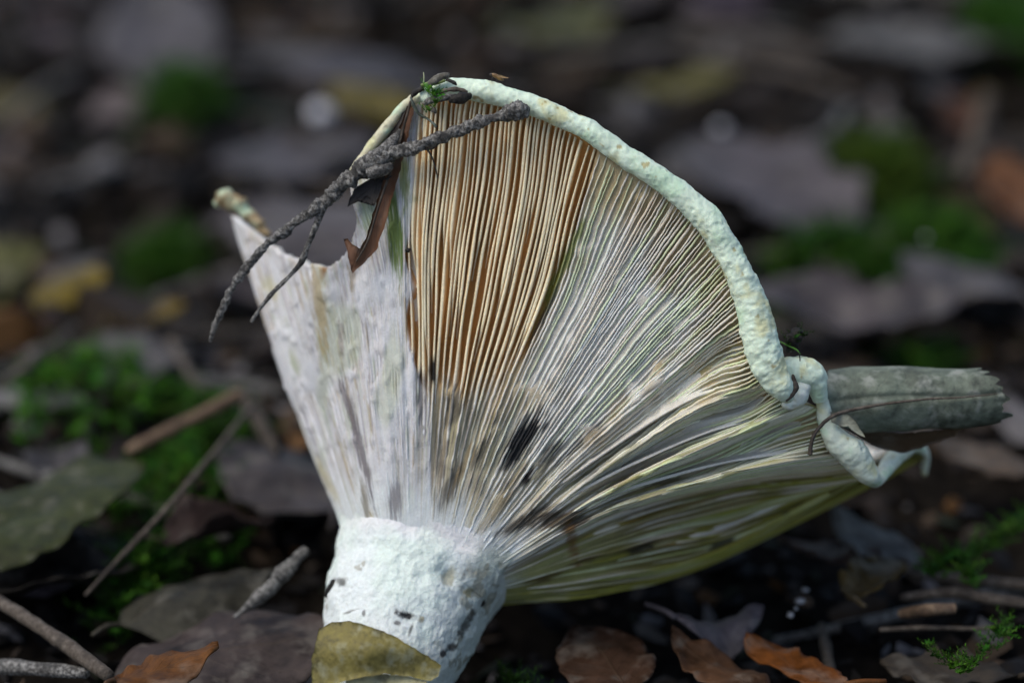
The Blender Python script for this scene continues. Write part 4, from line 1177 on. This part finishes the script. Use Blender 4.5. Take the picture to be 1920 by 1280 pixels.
moss_patch(0, 0, 10, 10, 60, G1 * .6, 'looping thin moss strand over the dull brown leaf', .0035, strands=[(1745, 1215), (1770, 1245), (1800, 1260), (1840, 1235), (1870, 1190), (1885, 1180)])
moss_patch(960, 1245, 70, 30, 140, G1 * .3, 'dark moss at the foot of the stem', .004)

moss_patch(0, 0, 10, 10, 26, G1 * 1.4, 'fine green moss wisps tangled on the peak of the cap', .0022, air=[(792, 168, -18), (806, 176, -12), (822, 182, -6), (818, 192, -6), (800, 212, -16)])
moss_patch(0, 0, 10, 10, 16, G1 * .35, 'blackish moss wisps clinging to the rim knuckle', .0024, air=[(1470, 652, -52), (1488, 640, -48), (1500, 634, -50)])
crumb('soil_crumb', [(770, 186, -40, 2), (776, 176, -36, 5), (786, 168, -30, 6), (794, 166, -26, 3)], M_DEBRIS, 'dark crumb at the very peak of the cap beside the grass sprig', 'crumb', 31, rough=.6)
crumb('bark_flake', [(836, 150, -10, 2), (844, 152, -6, 4), (852, 156, -4, 4), (856, 160, -4, 2)], M_DEBRIS, 'small black flake beside the grey woody crumb on the arch', 'bark flake', 32, rough=.6)
crumb('bark_crumb', [(806, 200, -14, 2), (812, 206, -10, 5), (818, 212, -12, 2)], M_PALE, 'pale wet crumb hanging at the top of the brown gills', 'crumb', 33, rough=.5)
# moss thread on the crumb above the knuckle
V, F, _ = pxtube([(1462, 640, -48, 1.4), (1478, 648, -44, 1.6), (1494, 656, -42, 1.6), (1500, 664, -42, 1.2)], 20, 6)
tag(link('moss_thread', mesh('moss_thread', V, F), mat_plain('moss_green', (.06, .18, .01), (.12, .28, .03), 900)), 'single green moss thread lying on the black crumb', 'moss thread')
V, F, _ = pxtube([(1498, 660, -38, 1), (1500, 676, -34, .9), (1498, 694, -34, .8), (1501, 706, -30, .6)], 20, 6)
tag(link('root_fibre', mesh('root_fibre', V, F), M_DEBRIS), 'hair-thin dark fibre hanging down the knuckle of margin', 'root')

# quartz chips, and pale pebbles added in place of blurred wet glints
def pebble(px, py, r, z, label, seed, mat=M_GLINT):
    p = ground_pt(px, py, z)
    bm = bmesh.new(); bmesh.ops.create_icosphere(bm, subdivisions=3 if r > .0015 else 1, radius=r)
    sx, sy = random.uniform(.7, 1.5), random.uniform(.6, 1.1)
    for v in bm.verts:
        c = np.array(v.co[:]) / r
        v.co = Vector(c * r * (1 + .22 * float(fbm(c[0] * 1.3 + seed, c[1] * 1.3, c[2] * 1.3, 2)))) * 1.0
        v.co.z *= .7; v.co.x *= sx; v.co.y *= sy
    me = bpy.data.meshes.new('pebble'); bm.to_mesh(me); bm.free()
    me.polygons.foreach_set('use_smooth', [True] * len(me.polygons))
    o = link('pebble', me, mat); o.location = p
    return tag(o, label, 'pebble')
pebble(600, 212, .0042, .012, 'white rounded pebble added as a wet glint behind the thin torn edge of the cap', 1)
pebble(1352, 240, .0019, .012, 'small pale pebble added as a wet glint behind the upper arch', 4)
pebble(1735, 445, .0009, .020, 'tiny pale bead added as a wet glint on the vivid moss mound', 9)
for i, (a, b) in enumerate([(1492, 1140), (1500, 1126), (1510, 1105), (1482, 1152)]):
    o = pebble(a, b, .0006 + .0003 * (i % 2), .006, 'tiny quartz chip in a short row under the cap', 20 + i, M_CHIPQ); o['group'] = 'quartz chips'
